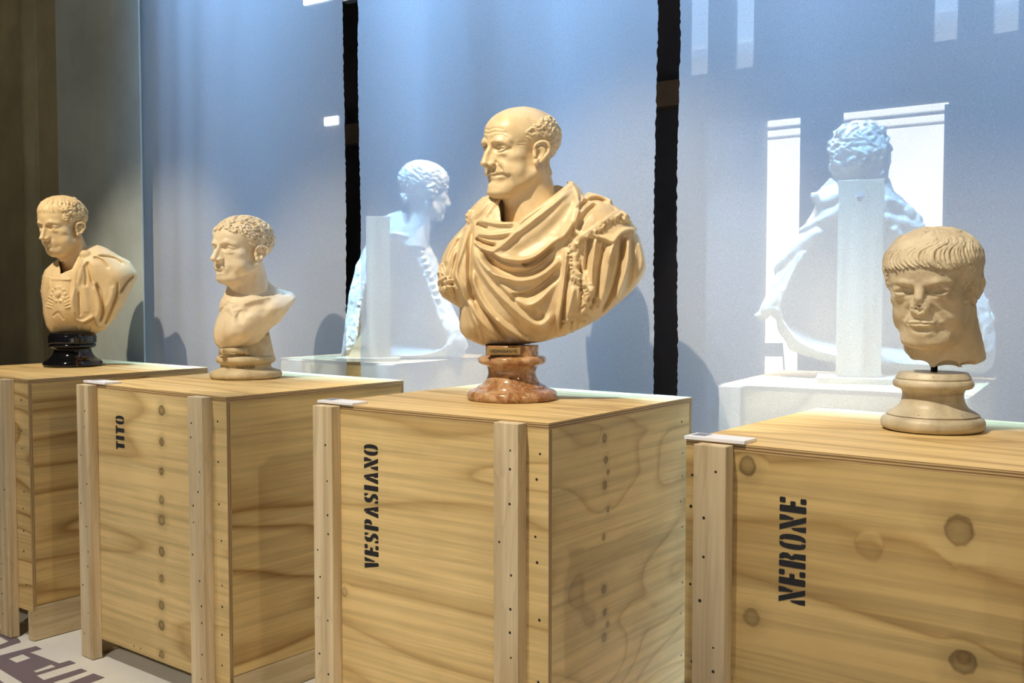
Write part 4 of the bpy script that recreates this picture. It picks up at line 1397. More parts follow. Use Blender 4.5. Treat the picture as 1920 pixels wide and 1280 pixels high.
# ------------------------------------------------------------------ small curly-haired nude bust
M_t_marble = marble('cream_marble_of_curly_bust', srgb(236, 218, 186), srgb(206, 176, 132), srgb(176, 140, 92), .5, .45, .25, 9.0)
M_t_old = marble('weathered_marble_foot', srgb(214, 196, 158), srgb(160, 138, 100), srgb(120, 100, 70), .6, .6, .5, 14.0)
def curls(h, n, rs, inside, R=(.026, .038), r=(.011, .015), turn=1.2, k=.004, lift=.006, sep=6.6):
    got, lst = [], []
    tries = 0
    while len(lst) < n and tries < n * 60:
        tries += 1
        th = rs.uniform(-180, 180); ph = math.degrees(math.asin(rs.uniform(-.8, 1)))
        if not inside(abs(th), ph): continue
        d = h.dirs(th, ph)[0]
        if got and np.max(np.array(got) @ d) > math.cos(math.radians(sep)): continue
        got.append(d)
        lst.append(h.curl(th, ph, rs.uniform(*R), rs.uniform(*r), turn * rs.choice([-1, 1]), rs.uniform(0, 6.28), lift))
    h.add_strands(lst, k)

def head_tito(parent):
    h = Head(.0070, 1.22, 1.20, nose=(-.004, .006), jaw=1.10, fat=.035, chin=.004, cz=.045, neck_r=.255, neck_dir=(.02, .12), neck_len=.62, skull=(.335, .435, .365), skull_y=.07, skull_z=.68, browh=1.35, lips=.9, ey=.012, llid=.7, ear=False, sock=1.15)
    v = h.v
    for sg in (-1, 1): h.ear(sg, x=.315, y=.03, z0=.29, ht=.25, tilt=8, out=20)
    v.ell((0, -.20, .0), (.17, .16, .085), .07)
    rs = np.random.RandomState(11)
    def inside(th, ph):
        if th < 58: lo = 27 - 6 * (th / 58.0)
        elif th < 72: lo = 21 - (th - 58) * 2.6
        elif th < 86: lo = -18
        elif th < 112: lo = 6
        else: lo = -40
        return ph > lo
    curls(h, 300, rs, inside, (.028, .040), (.0175, .023), .75, .004, .006, 5.4)
    v.wear(.0022, 12, 4)
    h.mesh('head', M_t_marble, parent, .258, -49, 0, 0, (-.002, .01, .424))

def torso_tito(parent):
    f = px_frame(460, 708, 4.479)
    K = lambda *p: np.array([f(340 + a / 6.096, 530 + b / 6.096) for a, b in p])
    vx = Vox((-.19, -.20, .10), (.25, .19, .50), .0030)
    R = Relief(vx)
    sil = K((540, 215), (470, 300), (408, 400), (370, 520), (363, 620), (382, 690), (420, 745), (560, 770), (700, 765), (800, 740), (880, 690), (960, 590), (1020, 520), (1130, 430), (1210, 330), (1262, 240), (1297, 185), (1290, 165), (1255, 128),
            (1110, 140), (1010, 146), (900, 165), (820, 178), (730, 200), (650, 225), (590, 225))
    sd = inflate(vx, R, sil, lambda X, Z: .115 + .04 * np.exp(-((X + .07) / .10) ** 2 - ((Z - .22) / .10) ** 2), .10, .11, lambda X, Z: .02 - .22 * X + .10 * (Z - .3) + .55 * np.maximum(Z - .30, 0))
    vx.tube([(.01, .05, .40), (.085, .045, .362), (.175, .035, .338)], [.075, .05, .022], .05)
    vx.tube([(.0, .04, .40), (-.035, .03, .355), (-.06, .02, .33)], [.07, .04, .018], .05)
    vx.ell((.015, .0, .315), (.11, .085, .05), .05)
    rim = K((540, 215), (470, 300), (408, 400), (370, 520), (363, 620), (382, 690), (420, 730), (520, 745), (620, 735), (690, 705), (770, 635), (850, 550), (930, 470), (1040, 405), (1160, 310), (1240, 235), (1300, 180), (1290, 100), (1150, 60), (800, -80), (560, 0))
    R.layer(rim, .030, .010, 0, 0, False)
    S = .012
    for pts, hh, wl, wr in [([(660, 365), (720, 240), (830, 195), (960, 180), (1010, 150)], 1.0, .022, .03), ([(655, 370), (590, 330), (530, 260)], .8, .02, .03),
                            ([(650, 300), (660, 380), (655, 470)], -.9, .03, .03), ([(1000, 160), (960, 260), (900, 380)], -.7, .03, .04), ([(720, 420), (860, 330), (1010, 250), (1180, 190)], .6, .03, .04),
                            ([(520, 480), (620, 580), (760, 560)], .35, .04, .04)]:
        R.fold(K(*pts), hh * S, wl, wr, (.2, .2))
    R.H *= np.clip(-sd / .006, 0, 1)
    vx.push(R.H, .04, .05)
    vx.wear(.0008, 60, 3)
    vx.mesh('nude_chest', M_t_marble, parent, 1)
    # carved block behind the chest
    a, b = f(340 + 425 / 6.096, 530 + 860 / 6.096), f(340 + 1058 / 6.096, 530 + 860 / 6.096)
    tp = f(340 + 1000 / 6.096, 530 + 545 / 6.096)
    bm = bmesh.new()
    yo = [(-.075, .095), (-.04, .095)]
    lo = [bm.verts.new((x, y, .094)) for x, y in ((a[0] + .015, -.092), (b[0] - .045, -.092), (b[0], -.04), (b[0], .09), (a[0], .09), (a[0], -.06))]
    hi = [bm.verts.new((x, y, tp[1])) for x, y in ((a[0] + .05, -.02), (tp[0] - .05, -.02), (tp[0], .01), (tp[0], .08), (a[0] + .04, .08), (a[0] + .04, -.01))]
    for i in range(6): bm.faces.new((lo[i], lo[(i + 1) % 6], hi[(i + 1) % 6], hi[i]))
    bm.faces.new(lo[::-1]); bm.faces.new(hi)
    bmesh.ops.bevel(bm, geom=list(bm.edges), offset=.004, segments=2, affect='EDGES')
    sb = obj('support_block', bm, M_t_old, parent)
    text_plate('381', .016, M_ink, sb, (tp[0] - .012, -.028, .188), (math.pi / 2 - .1, 0, math.radians(35)), 'inventory_number')
    bm = bmesh.new()
    tube(bm, [(a[0] + .012, -.094, .122), (a[0] + .05, -.105, .124), (a[0] + .10, -.104, .121), (a[0] + .125, -.095, .116)], [.009, .012, .012, .008], 10)
    for x in (a[0] + .01, a[0] + .118): tube(bm, [(x - .008, -.098, .118), (x + .010, -.100, .118)], [.014, .014], 12)
    obj('scroll_band', bm, M_t_old, parent, True)
    so = socle('socle', parent, M_t_old, [(.140, 0, 1), (.149, .006), (.152, .016), (.148, .028), (.138, .033, 1), (.128, .036), (.112, .042), (.106, .052), (.107, .060), (.112, .064, 1), (.120, .068), (.126, .078), (.122, .092), (.112, .097, 1), (.10, .098)])
    text_plate('M·SEXTI·F·M', .014, M_ink, so, (.0, -.1085, .052), (math.pi / 2, 0, 0), 'lettering')

B = bust_root('marble_bust', 460, 4.479, 'small nude bust with dense curls on a pale marble foot')
head_tito(B); torso_tito(B)

# ------------------------------------------------------------------ cloaked bust on the black foot
M_d_marble = marble('tan_marble_of_cuirass_bust', srgb(224, 196, 148), srgb(194, 158, 106), srgb(158, 120, 76), .45, .5, .1, 8.0)
M_black = breccia('black_gold_marble', [(.004, .004, .005), (.006, .006, .008), (.004, .004, .006), (.010, .008, .006)], .08, 60.0, srgb(150, 108, 44), .56)
def head_domitian(parent):
    h = Head(.0073, 1.11, 1.10, nose=(-.004, .002), jaw=1.02, fat=.025, cz=.03, sock=1.15, neck_r=.235, neck_dir=(.03, .14), neck_len=.66, skull=(.325, .42, .335), browh=1.3, lips=.9, ey=.008, llid=.7, ear=False)
    v = h.v
    for sg in (-1, 1): h.ear(sg, x=.31, y=.03, z0=.28, ht=.24, tilt=8, out=14)
    rs = np.random.RandomState(5)
    v.ell((0, .01, .735), (.318, .375, .285), .01)
    lst = []
    for th in np.arange(-66, 67, 6.6):  # combed fringe
        c = rs.uniform(-3, 3)
        top = 46 + rs.uniform(-4, 4)
        lst.append(h.strand([(th * .7 + c, top), (th * .85 + c, (top + 24) / 2), (th, 24 - abs(th) * .06)], .020, .003))
    for row in range(3):
        for th in np.arange(-150, 151, 15 - row * 0):
            ph0 = 50 + row * 12
            lst.append(h.strand([(th + rs.uniform(-6, 6), ph0 + 12), (th + rs.uniform(-5, 5) + 4, ph0 + 2), (th + rs.uniform(-4, 4), ph0 - 9)], .03, .002))
    h.add_strands(lst, .006)
    def inside(th, ph):
        if th < 54: return False
        if th < 84: return -12 + (84 - th) * .5 < ph < 40
        if th < 112: return 4 < ph < 48
        return -42 < ph < 52
    curls(h, 190, rs, inside, (.036, .05), (.0145, .019), 1.1)
    v.wear(.0022, 12, 7)
    h.mesh('head', M_d_marble, parent, .263, -45, 11, 0, (-.008, .01, .574))

def torso_domitian(parent):
    f = px_frame(135, 686, 5.18)
    Up = lambda *p: np.array([f(30 + a / 6.4, 340 + b / 6.4) for a, b in p])
    Lo = lambda *p: np.array([f(30 + a / 5.819, 500 + b / 5.819) for a, b in p])
    F = lambda *p: np.array([f(*q) for q in p])
    vx = Vox((-.20, -.22, .135), (.38, .17, .64), .0032)
    R = Relief(vx)
    sil = F((112, 482), (99, 494), (86, 506), (81, 518), (77, 546), (80, 565), (81, 589), (87, 613), (96, 626), (125, 628), (152, 627), (178, 625), (195, 619), (216, 596), (234, 569), (246, 543), (257, 524), (257, 511), (246, 491), (225, 480), (203, 466), (185, 459), (170, 462), (140, 470))
    sd = inflate(vx, R, sil, lambda X, Z: .13 + .03 * np.exp(-((X + .06) / .10) ** 2 - ((Z - .32) / .10) ** 2), .10, .12, lambda X, Z: .03 - .14 * (X - .05))
    prism_cut(vx, R, Up((520, 900), (550, 1115), (600, 1090), (680, 1060), (735, 960), (775, 870), (850, 780), (900, 720), (600, 700)), -.4, .06)
    # cloak over the shoulder
    R.layer(np.vstack([Up((800, 860), (770, 970), (715, 1090), (690, 1240)), Lo((625, 250), (600, 380), (640, 560), (720, 605), (800, 580), (850, 560), (880, 640), (960, 650), (1100, 560), (1330, 200)), Up((1470, 1100), (1380, 960), (1100, 790), (980, 760), (890, 820))]), .016, .009, .006, .010, True)
    R.layer(Lo((385, 120), (605, 130), (605, 155), (385, 148)), .006, .004, 0, 0, False)
    R.layer(Lo((330, 100), (385, 130), (370, 330), (300, 380), (285, 260)), .007, .006)
    S = .0125
    for pts, hh, wl, wr in [(Up((870, 960), (890, 1100), (940, 1240)), -1.2, .014, .018), (Lo((870, 160), (930, 320), (945, 480), (900, 610)), -2.0, .014, .022), (Lo((840, 200), (890, 330), (900, 480), (870, 560)), 1.2, .02, .014),
                            (Lo((1105, 150), (1090, 300), (1020, 500), (950, 640)), -2.0, .014, .018), (Lo((1060, 200), (1040, 320), (980, 480)), 1.0, .02, .016), (Lo((1290, 95), (1200, 180), (1120, 300)), -1.8, .012, .018),
                            (Lo((1230, 230), (1100, 400), (980, 600)), 1.0, .018, .016), (Up((930, 915), (1040, 960), (1120, 1060)), -1.2, .012, .016), (Up((950, 880), (1150, 870), (1370, 980)), 1.1, .016, .018), (Up((960, 900), (1180, 930), (1300, 1010)), -.9, .012, .012),
                            (Lo((690, 260), (690, 420), (695, 540)), -1.0, .012, .012), (Lo((650, 200), (630, 380), (650, 520)), .9, .014, .014), (Lo((750, 180), (760, 350), (770, 520)), .8, .02, .02), (Up((800, 980), (780, 1100), (740, 1270)), .8, .014, .014), (Up((840, 980), (850, 1150), (840, 1280)), -.9, .014, .014),
                            (Lo((640, 560), (700, 600), (790, 560), (860, 520)), .9, .012, .010), (Lo((720, 625), (790, 590), (860, 545)), -1.4, .012, .014), (Lo((850, 600), (900, 645), (970, 640)), .8, .012, .012),
                            (Lo((460, 490), (400, 545)), -.7, .01, .012), (Lo((455, 480), (530, 580)), -.5, .012, .012), (Lo((380, 200), (330, 360), (310, 440)), -.6, .012, .012), (Lo((650, 640), (655, 700)), -.8, .008, .008), (Lo((710, 640), (710, 710)), -.8, .008, .008), (Lo((800, 640), (790, 710)), -.8, .008, .008)]:
        if hh < 0: wl, wr = wl * .75, wr * .75
        else: hh, wl, wr = hh * .6, wl * 1.3, wr * 1.3
        R.fold(pts, hh * S, wl, wr, (.16, .16))
    R.H = np.maximum(R.H * np.clip(-sd / .014, 0, 1), -.5 * R.depth)
    vx.push(R.H, .05, .05)
    q = Up((845, 892))[0]; p = vx.front([q[0]], [q[1]])[0]
    vx.ell(p, (.024, .014, .022), .003)
    for k in (0,): vx.tube([p + np.array([.024 * math.cos(a), -.004, .022 * math.sin(a)]) for a in np.linspace(0, 6.28, 14)], .004, .003)
    rs = np.random.RandomState(3)
    c = Lo((470, 300))[0]
    def blob(dx, dz, r, ry=.006):
        w = vx.front([c[0] + dx], [c[1] + dz])[0]; vx.ell(w, (r, ry, r), .004)
    blob(0, 0, .016, .012)
    for k in range(10):
        a = k * .63; blob(.030 * math.cos(a), .034 * math.sin(a), .009)
    for s_ in (-1, 1):
        for k in range(4):
            w = vx.front([c[0] + s_ * (.02 + .004 * k), c[0] + s_ * .05 if False else c[0] + s_ * (.045 + .003 * k)], [c[1] - .03 - .012 * k, c[1] - .012 - .016 * k])
            vx.tube(w, .0045, .003)
    vx.wear(.0007, 60, 5)
    vx.mesh('cloaked_torso', M_d_marble, parent, 1)

B = bust_root('marble_bust', 135, 5.18, 'leftmost marble bust in a pinned cloak on a glossy black foot')
head_domitian(B); torso_domitian(B)
socle('socle', B, M_black, [(.128, 0, 1), (.138, .006), (.140, .014), (.134, .026), (.118, .036), (.100, .052), (.090, .070), (.087, .084), (.090, .090, 1), (.100, .092), (.108, .098), (.110, .106), (.104, .114, 1), (.112, .116, 1), (.113, .150, 1), (.10, .168)])

# ------------------------------------------------------------------ the stone head with the broken nose
M_n_stone = marble('greyish_weathered_stone', srgb(206, 191, 162), srgb(160, 141, 112), srgb(112, 98, 78), .62, .6, .6, 9.0, .5)
M_n_foot = marble('grey_veined_marble_foot', srgb(206, 194, 168), srgb(160, 146, 120), srgb(84, 82, 76), .42, .85, .7, 9.0, .2)
M_iron = plain('black_iron', (.012, .014, .022), .45, 30)
def head_nero(parent):
    h = Head(.0066, 1.24, 1.16, nose=(-.006, .016), jaw=1.0, fat=.015, chin=.004, cz=.03, nose_len=-.012, neck_r=.29, neck_dir=(.06, .07), neck_len=.40, skull=(.335, .43, .33), browh=1.55, lips=1.0, ey=.005, llid=1.0, mouthw=1.02, mc=-.010, ex=.142, sock=1.25, ear=False, nose_on=False, brow=(.572, .582, .574))
    v = h.v
    for sg in (-1, 1): h.ear(sg, x=.296, y=.04, z0=.29, ht=.25, tilt=6, out=9)
    v.ell((0, -.20, -.02), (.19, .17, .08), .08)
    # battered nose and ear
    v.tube([(0, -.345, .565), (0, -.380, .505), (0, -.412, .44), (0, -.405, .40)], [.036, .032, .036, .03], .03)
    v.ell((0, -.375, .345), (.078, .058, .095), .03)
    v.ell((0, -.545, .335), (.13, .125, .12), .006, '-')
    rs = np.random.RandomState(8)
    for k in range(30):
        v.ell((rs.uniform(-.055, .055), -.418 + rs.uniform(-.004, .006), rs.uniform(.275, .405)), (.011, .007, .013), .005, rs.choice(['+', '-']))
    for sg in (-1, 1): wrinkle(h, [(sg * .085, .34), (sg * .115, .28), (sg * .14, .22)], .012, .04)
    for k in range(12):
        v.ell((.28 + rs.uniform(-.04, .03), -.09 + rs.uniform(-.05, .03), rs.uniform(.27, .40)), (.014, .014, .018), .01, rs.choice(['+', '-']))
    # cap of hair under the locks
    v.ell((0, .05, .70), (.345, .44, .325), .03)
    v.ell((0, .08, .50), (.335, .42, .25), .03)
    lst = []
    for th in np.arange(-176, 180, 6.6):  # long strands from the crown
        t, w, lf = th, rs.uniform(-2, 2), rs.uniform(.0, .014)
        if abs(th) < 112:
            lst.append(h.strand([(t * .55 + 24, 82), (t * .72 + 14 + w, 68), (t * .9 + 15 + w, 57), (t + 6 + w, 48), (t - 3 + w, 42)], .026, lf, n=18))
        else:
            lst.append(h.strand([(t, 78), (t + 5, 56), (t - 4, 34), (t + 4, 12), (t - 3, -8), (t + 2, -28)], .028, lf, n=20))
    for th in np.arange(-66, 80, 5.6):  # hooked fringe, two overlapping ranks
        w = rs.uniform(-1.5, 1.5)
        e = abs(th) * .10
        lst.append(h.strand([(th + 18 + w, 54), (th + 13 + w, 48), (th + 1 + w, 43), (th - 7 + w, 36), (th - 7 + w, 26 - e), (th + 1 + w, 18 - e + rs.uniform(-1, 1.5))], rs.uniform(.019, .025), rs.uniform(.012, .022), n=20))
        if rs.rand() < .7:
            lst.append(h.strand([(th + 10 + w, 46), (th - 1 + w, 38), (th - 5 + w, 31 - e), (th - 1 + w, 22 - e), (th + 5 + w, 17.5 - e)], .017, .004, n=16))
    for sg in (-1, 1):
        for k, th in enumerate(np.arange(60, 112, 6.2)):
            lo = 4 if 86 < th < 112 else -16
            for ph in np.arange(lo, 36, 8.5):
                lst.append(h.strand([(sg * (th + 9), ph + 14), (sg * (th + 5), ph + 7), (sg * (th - 3), ph), (sg * (th - 6), ph - 7)], .021, rs.uniform(.004, .014), n=12))
        for ph in np.arange(-34, 10, 9):
            for th in np.arange(118, 178, 11):
                lst.append(h.strand([(sg * (th + 7), ph + 8), (sg * (th), ph + 2), (sg * (th - 5), ph - 7)], .026, .0, n=10))
    h.add_strands(lst, .0022)
    cut = []
    for th in np.arange(-63, 80, 5.6):  # chisel lines between the locks
        w = rs.uniform(-1.2, 1.2); e = abs(th) * .10
        cut.append(h.strand([(th + 17 + w, 53), (th + 12 + w, 47), (th + 0 + w, 42), (th - 8 + w, 35), (th - 8 + w, 27 - e), (th - 1 + w, 19 - e)], rs.uniform(.006, .010), .002, n=20))
    for th in np.arange(-110, 116, 8.5):
        w = rs.uniform(-3, 3)
        cut.append(h.strand([(th * .6 + 22 + w, 78), (th * .76 + 12 + w, 66), (th * .92 + 17 + w, 57), (th + 5 + w, 48)], rs.uniform(.005, .008), .001, n=18))
    h.add_strands(cut, .006, '-')
    v.wear(.0035, 9, 5); v.wear(.0012, 44, 6)
    v.half((0, 0, -.292), (-.05, .05, -1), .015)
    for k in range(16):  # broken lower edge
        a = rs.uniform(0, 6.28)
        v.ell((.08 + .30 * math.cos(a), .12 + .30 * math.sin(a), -.30 + rs.uniform(-.02, .02)), (rs.uniform(.05, .10), rs.uniform(.05, .10), rs.uniform(.02, .05)), .012, '-')
    v.ell((-.27, -.02, -.27), (.12, .20, .07), .02, '-')
    h.mesh('head', M_n_stone, parent, .270, -15, 11, 0, (.004, .02, .266), seed=9)

B = bust_root('stone_head', 1752, 2.801, 'stone head with combed fringe and broken nose on a round marble foot')
head_nero(B)
socle('socle', B, M_n_foot, [(.118, 0, 1), (.129, .006), (.133, .018), (.129, .032), (.116, .040, 1), (.118, .043), (.108, .050), (.090, .062), (.081, .078), (.078, .094), (.080, .106), (.086, .112, 1), (.098, .115), (.103, .124), (.100, .134), (.094, .138, 1), (.096, .141), (.091, .150), (.088, .155, 1), (.04, .156)])
bm = bmesh.new(); tube(bm, [(0.002, 0, .154), (0.002, 0, .235)], [.009, .009], 16)
obj('iron_pin', bm, M_iron, B, True)

# ------------------------------------------------------------------ two busts behind the voile, seen from the back
M_w_marble = marble('white_marble_of_second_row', srgb(236, 230, 214), srgb(198, 186, 162), srgb(150, 134, 108), .6, .6, .2, 10.0, .3)
M_rough = marble('raw_chiselled_back', srgb(196, 180, 150), srgb(120, 100, 72), srgb(80, 64, 44), .8, .9, .4, 8.0, .9)
def back_left():
    Y = 5.72
    B = bust_root('marble_bust', 770, Y, 'pale bust with wavy hair turned away behind the middle voile panel')
    f = px_frame(770, 672, Y)
    F = lambda *p: np.array([f(*q) for q in p])
    h = Head(.0085, 1.0, 1.05, neck_r=.185, neck_dir=(.0, .06), neck_len=.55, skull=(.325, .43, .34), lips=1.1, ear=True)
    rs = np.random.RandomState(21)
    rows = np.arange(-34, 76, 7.2)
    lst = []
    for sg in (1, -1):
        lst += wavy_band(h, sg, rows, lambda ph: 24 + max(0, 22 - ph) * 1.25, 178, 4.0, 24, .036, rs, None, 3)
    h.add_strands(lst, .008)
    for k in range(26):
        a = rs.uniform(0, 6.28); rr = rs.uniform(0, .1)
        h.v.ell((rr * math.cos(a) * 1.2, .37 + rs.uniform(-.03, .05), .33 + rr * math.sin(a) * .9), (.05, .05, .035), .01)
    h.mesh('head', M_w_marble, B, .305, 118, 6, 0, (.055, -.005, .775))
    vx = Vox((-.40, -.20, .0), (.36, .22, .86), .0042)
    R = Relief(vx)
    sil = F((640, 668), (648, 600), (656, 545), (668, 500), (690, 452), (712, 420), (728, 402), (750, 396), (772, 405), (782, 425), (800, 448), (820, 488), (832, 530), (846, 570), (866, 615), (878, 650), (868, 668), (840, 674), (760, 676), (690, 674))
    sd = inflate(vx, R, sil, .11, .15, .14, lambda X, Z: .03 + .04 * (Z - .4))
    vx.wear(.006, 12, 3); vx.wear(.0022, 40, 4)
    hol = F((668, 655), (676, 590), (690, 520), (712, 470), (740, 450), (775, 478), (800, 530), (820, 590), (838, 640), (800, 662), (720, 664))
    sd2 = R.poly_sd(hol)
    depth = np.clip(-sd2 / .05, 0, 1)
    Yv = vx.ax[1][None, :, None]
    cut = np.maximum(sd2[:, None, :], Yv - (.03 + .09 * depth)[:, None, :]).astype(np.float32)
    vx.D = np.maximum(vx.D, -cut)
    p = vx.front(*spline(F((700, 452), (735, 440), (775, 452), (800, 500), (820, 560)), 20).T)
    for q in p: vx.ell(q, (.016, .014, .014), .006)
    vx.wear(.003, 60, 8)
    vx.mesh('hollow_torso', M_w_marble, B, 1)
    # wooden prop inside the hollow back
    W = empty('wooden_prop', B.location, B.rotation_euler.z)
    tag(W, 'upright board with sloping brace propping the bust behind the middle panel', 'support')
    a, b = f(690, 411), f(733, 672)
    M_p = pine_mat('pine_prop_wood', 2, 91, (1, .97, .9))
    box('board', a[0], b[0], -.20, -.155, .022, a[1], M_p, W, .003)
    g0, g1 = f(655, 672), f(692, 600)
    bm = bmesh.new()
    tri = [(g0[0], .022), (g1[0] + .0, .022), (g1[0] + .0, g1[1])]
    for yy in (-.195, -.165):
        pass
    fr = [bm.verts.new((x, -.195, z)) for x, z in tri]; bk = [bm.verts.new((x, -.165, z)) for x, z in tri]
    bm.faces.new(fr); bm.faces.new(bk[::-1])
    for i in range(3): bm.faces.new((fr[i], bk[i], bk[(i + 1) % 3], fr[(i + 1) % 3]))
    bmesh.ops.recalc_face_normals(bm, faces=bm.faces)
    obj('brace', bm, pine_mat('pale_pine_brace', 0, 95, (1.1, 1.08, 1.0)), W)
    box('foot_board', g0[0] - .06, b[0] + .05, -.23, -.06, 0, .021, M_p, W, .002)
back_left()

def back_right():
    Y = 4.42
    B = bust_root('marble_bust', 1605, Y, 'pale wigged bust seen from behind through the right voile panel')
    f = px_frame(1605, 708, Y)
    F = lambda *p: np.array([f(*q) for q in p])
    h = Head(.0085, 1.05, 1.0, neck_r=.24, neck_len=.4, skull=(.33, .42, .35), ear=False)
    rs = np.random.RandomState(31)
    h.v.ell((0, .06, .58), (.365, .43, .43), .04)
    h.v.ell((-.30, .05, .55), (.09, .24, .27), .06)
    h.v.ell((-.27, .12, .24), (.11, .17, .13), .06)
    for k in range(150):
        th, ph = rs.uniform(40, 320), rs.uniform(-52, 85)
        d = h.dirs(th, ph)[0]
        p = h.C0 + d * np.array([.36, .42, .39]) * rs.uniform(.97, 1.03)
        h.v.ell(p, rs.uniform(.05, .085, 3), .03)
    lst = []
    for k in range(46):
        th, ph = rs.uniform(80, 280), rs.uniform(-45, 60)
        s_ = rs.choice([-1, 1])
        lst.append(h.strand([(th, ph + 14), (th + 9 * s_, ph + 6), (th - 6 * s_, ph - 5), (th + 8 * s_, ph - 16)], .032, .01, n=12))
    h.add_strands(lst, .006)
    for k in range(10):
        th, ph = rs.uniform(120, 240), rs.uniform(-30, 55)
        q = h.on(th, ph)[0]; h.v.ell(q, (.05, .04, .03), .02, '-')
    h.mesh('head', M_w_marble, B, .285, 172, 0, 0, (.0, .02, .79))
    vx = Vox((-.46, -.22, .0), (.64, .22, .90), .0048)
    R = Relief(vx)
    sil = F((1548, 340), (1530, 362), (1522, 395), (1505, 430), (1472, 468), (1456, 500), (1440, 545), (1424, 580), (1417, 592), (1428, 598), (1446, 590), (1456, 602), (1460, 622), (1476, 642), (1486, 657), (1520, 668), (1562, 678), (1600, 692), (1640, 700),
            (1850, 700), (1868, 680), (1870, 630), (1852, 565), (1805, 500), (1765, 455), (1722, 424), (1720, 414), (1690, 398), (1696, 384), (1672, 360), (1664, 338))
    inflate(vx, R, sil, .12, .15, .13, .03)
    vx.wear(.010, 15, 3); vx.wear(.005, 45, 4)
    hol = F((1465, 570), (1490, 510), (1530, 450), (1570, 420), (1640, 420), (1720, 470), (1800, 545), (1840, 630), (1780, 680), (1600, 668), (1520, 650), (1480, 615))
    sd2 = R.poly_sd(hol)
    depth = np.clip(-sd2 / .06, 0, 1)
    Yv = vx.ax[1][None, :, None]
    cut = np.maximum(sd2[:, None, :], Yv - (-.02 + .12 * depth)[:, None, :]).astype(np.float32)
    vx.D = np.maximum(vx.D, -cut)
    for pts in ([(1525, 372), (1550, 380), (1575, 368)], [(1660, 380), (1690, 392), (1715, 412)], [(1505, 432), (1540, 415), (1570, 400)], [(1650, 410), (1690, 420), (1720, 430)], [(1456, 505), (1490, 470), (1530, 440)]):
        p = vx.front(*spline(F(*pts), 12).T); vx.tube(p, .022 * np.linspace(.8, 1.1, 12), .015)
    vx.wear(.003, 60, 8)
    vx.mesh('hollow_torso', M_w_marble, B, 1)
    W = empty('wooden_prop', B.location, B.rotation_euler.z)
    tag(W, 'wide upright board with a screw propping the wigged bust behind the right panel', 'support')
    a, b = f(1570, 349), f(1652, 708)
    M_p = pine_mat('pine_prop_wood', 2, 71, (.95, .92, .88))
    bd = box('board', a[0], b[0], -.215, -.165, .024, a[1], M_p, W, .003)
    q = f(1608, 374)
    bm = bmesh.new(); tube(bm, [(q[0], -.213, q[1]), (q[0], -.220, q[1])], [.012, .011], 16)
    obj('screw', bm, plain('steel_screw', srgb(190, 200, 205), .3, 20, .1, **{}), bd)
    f0, f1 = f(1536, 715), f(1690, 715)
    box('foot_board', f0[0], f1[0], -.27, -.05, 0, .0235, M_p, W, .002)
back_right()
# ------------------------------------------------------------------ lamps, board and furniture beyond the voile
t = NT('lamp_diffuser_light')
em = t.n('Emission'); em.inputs[0].default_value = (0.86, 0.95, 1.0, 1); em.inputs[1].default_value = 9.0
t.l(em.outputs[0], t.out.inputs[0]); M_lamp = t.m
M_grey_metal = plain('grey_metal', srgb(120, 122, 126), .45, 20)
M_board = plain('white_board', srgb(224, 226, 230), .6, 8, .03)
M_board_print = plain('grey_board_print', srgb(150, 152, 160), .6, 60, .1)
def z_at(px, py, b):
    r = (px - 960) / FPX
    return EYE + (545 - py) / FPX * b / (V.x * r + V.y)
def fixture(name, px0, px1, y_bot, b, h, label, cat):
    a0, a1 = at_px(px0, b), at_px(px1, b)
    z = z_at((px0 + px1) / 2, y_bot, b)
    e = empty(name, P((a0 + a1) / 2, b, z), HALL); tag(e, label, cat)
    w = (a1 - a0) / 2
    box('housing', -w - .03, w + .03, .0, .10, -.02, h + .02, M_grey_metal, e, .006)
    box('diffuser', -w, w, -.03, -.0005, 0, h, M_lamp, e, .008)
    bm = bmesh.new()
    if cat == 'lamp': tube(bm, [(0, .05, h + .02), (0, .05, 5.6 - z)], .012, 8)
    else: bx(bm, -.05, .05, .10, B_BACK - b, h * .3, h * .7)
    obj('mount', bm, M_grey_metal, e)
fixture('emergency_light', 611, 638, 238, 8.38, .095, 'small glowing emergency light on the dark wall behind the left voile panel', 'emergency light')
fixture('hanging_lamp', 578, 629, 13, 7.4, .22, 'bright hanging lamp at the top edge behind the left voile panel', 'lamp')
fixture('hanging_lamp', 648, 690, 3, 7.4, .22, 'bright hanging lamp at the top edge in the gap between two voile panels', 'lamp')
a0 = at_px(861, 8.46)
zt_ = z_at(880, 363, 8.46)
e = empty('notice_board', P(a0, 8.46, zt_ - .62), HALL); tag(e, 'pale rectangular notice board on the dark wall behind the middle voile panel', 'board')
box('panel', 0, .78, 0, .035, 0, .62, M_board, e, .004)
bm = bmesh.new()
for k in range(9): bx(bm, .06, .72 - (k % 3) * .07, -.002, .0005, .08 + k * .055, .095 + k * .055)
tag(obj('printed_lines', bm, M_board_print, e), kind='stuff')

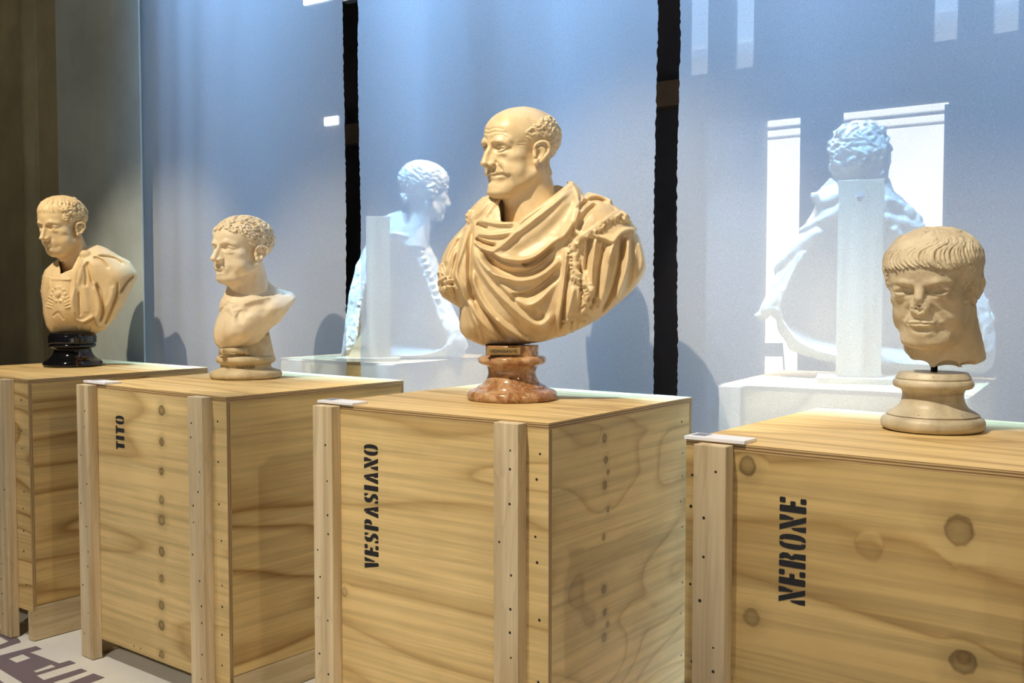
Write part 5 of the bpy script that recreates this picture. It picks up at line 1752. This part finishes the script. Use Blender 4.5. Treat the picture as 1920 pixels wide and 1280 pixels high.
# folding chair in the courtyard, seen through the left doorway
b = 11.2
e = empty('folding_chair', P(at_px(1440, b), b, 0), HALL + math.radians(35)); tag(e, 'grey folding chair standing outside the left doorway', 'chair')
M_ch = plain('grey_chair_paint', srgb(86, 98, 106), .5, 20)
bm = bmesh.new(); bx(bm, -.20, .20, .16, .185, .74, .90, .006); obj('backrest', bm, M_ch, e)
bm = bmesh.new(); bx(bm, -.19, .19, -.2, .17, .44, .465, .006); obj('seat', bm, M_ch, e)
for s in (-1, 1):
    for y0, y1, z1 in ((-.22, .175, .9), (.24, -.12, .46)):
        bm = bmesh.new(); tube(bm, [(s * .2, y0, 0), (s * .2, (y0 + y1) / 2, z1 / 2), (s * .2, y1, z1)], .011, 8); obj('leg', bm, M_ch, e, True)
# bentwood chair and walking stick beside the closed leaf
b = 8.1
e = empty('bentwood_chair', P(at_px(1352, b), b, 0), HALL + math.radians(60)); tag(e, 'faint grey bentwood chair beside the closed door leaf', 'chair')
M_bw = plain('grey_bentwood', srgb(110, 112, 110), .5, 20)
bm = bmesh.new(); tube(bm, [(-.19, .18, .45)] + [(-.19 * math.cos(q), .2, .80 + .24 * math.sin(q)) for q in np.linspace(0, math.pi, 14)] + [(.19, .18, .45)], .014, 8); obj('back_hoop', bm, M_bw, e, True)
bm = bmesh.new(); tube(bm, [(-.10, .18, .45)] + [(-.10 * math.cos(q), .195, .72 + .14 * math.sin(q)) for q in np.linspace(0, math.pi, 10)] + [(.10, .18, .45)], .010, 8); obj('inner_hoop', bm, M_bw, e, True)
bm = bmesh.new(); lathe(bm, [(.19, .43), (.205, .44), (.205, .455), (.19, .465)], 32); obj('seat', bm, M_bw, e, True)
for sx in (-1, 1):
    for sy in (-1, 1):
        bm = bmesh.new(); tube(bm, [(sx * .17, sy * .18, 0), (sx * .15, sy * .15, .44)], [.012, .015], 8); obj('leg', bm, M_bw, e, True)
b = 8.25
zc = z_at(1411, 681, b)
e = empty('walking_stick', P(at_px(1403, b), b, 0), HALL); tag(e, 'hook-handled walking stick leaning beside the left doorway', 'walking stick')
bm = bmesh.new(); tube(bm, [(0, -.06, .0), (0, 0.02, zc - .06)], .010, 8); obj('shaft', bm, M_bw, e, True)
bm = bmesh.new(); tube(bm, [(0, .02, zc - .07)] + [(.065 - .065 * math.cos(q), .02, zc - .065 + .065 * math.sin(q)) for q in np.linspace(0, math.pi * 1.1, 12)], .011, 8); obj('hook_handle', bm, M_bw, e, True)
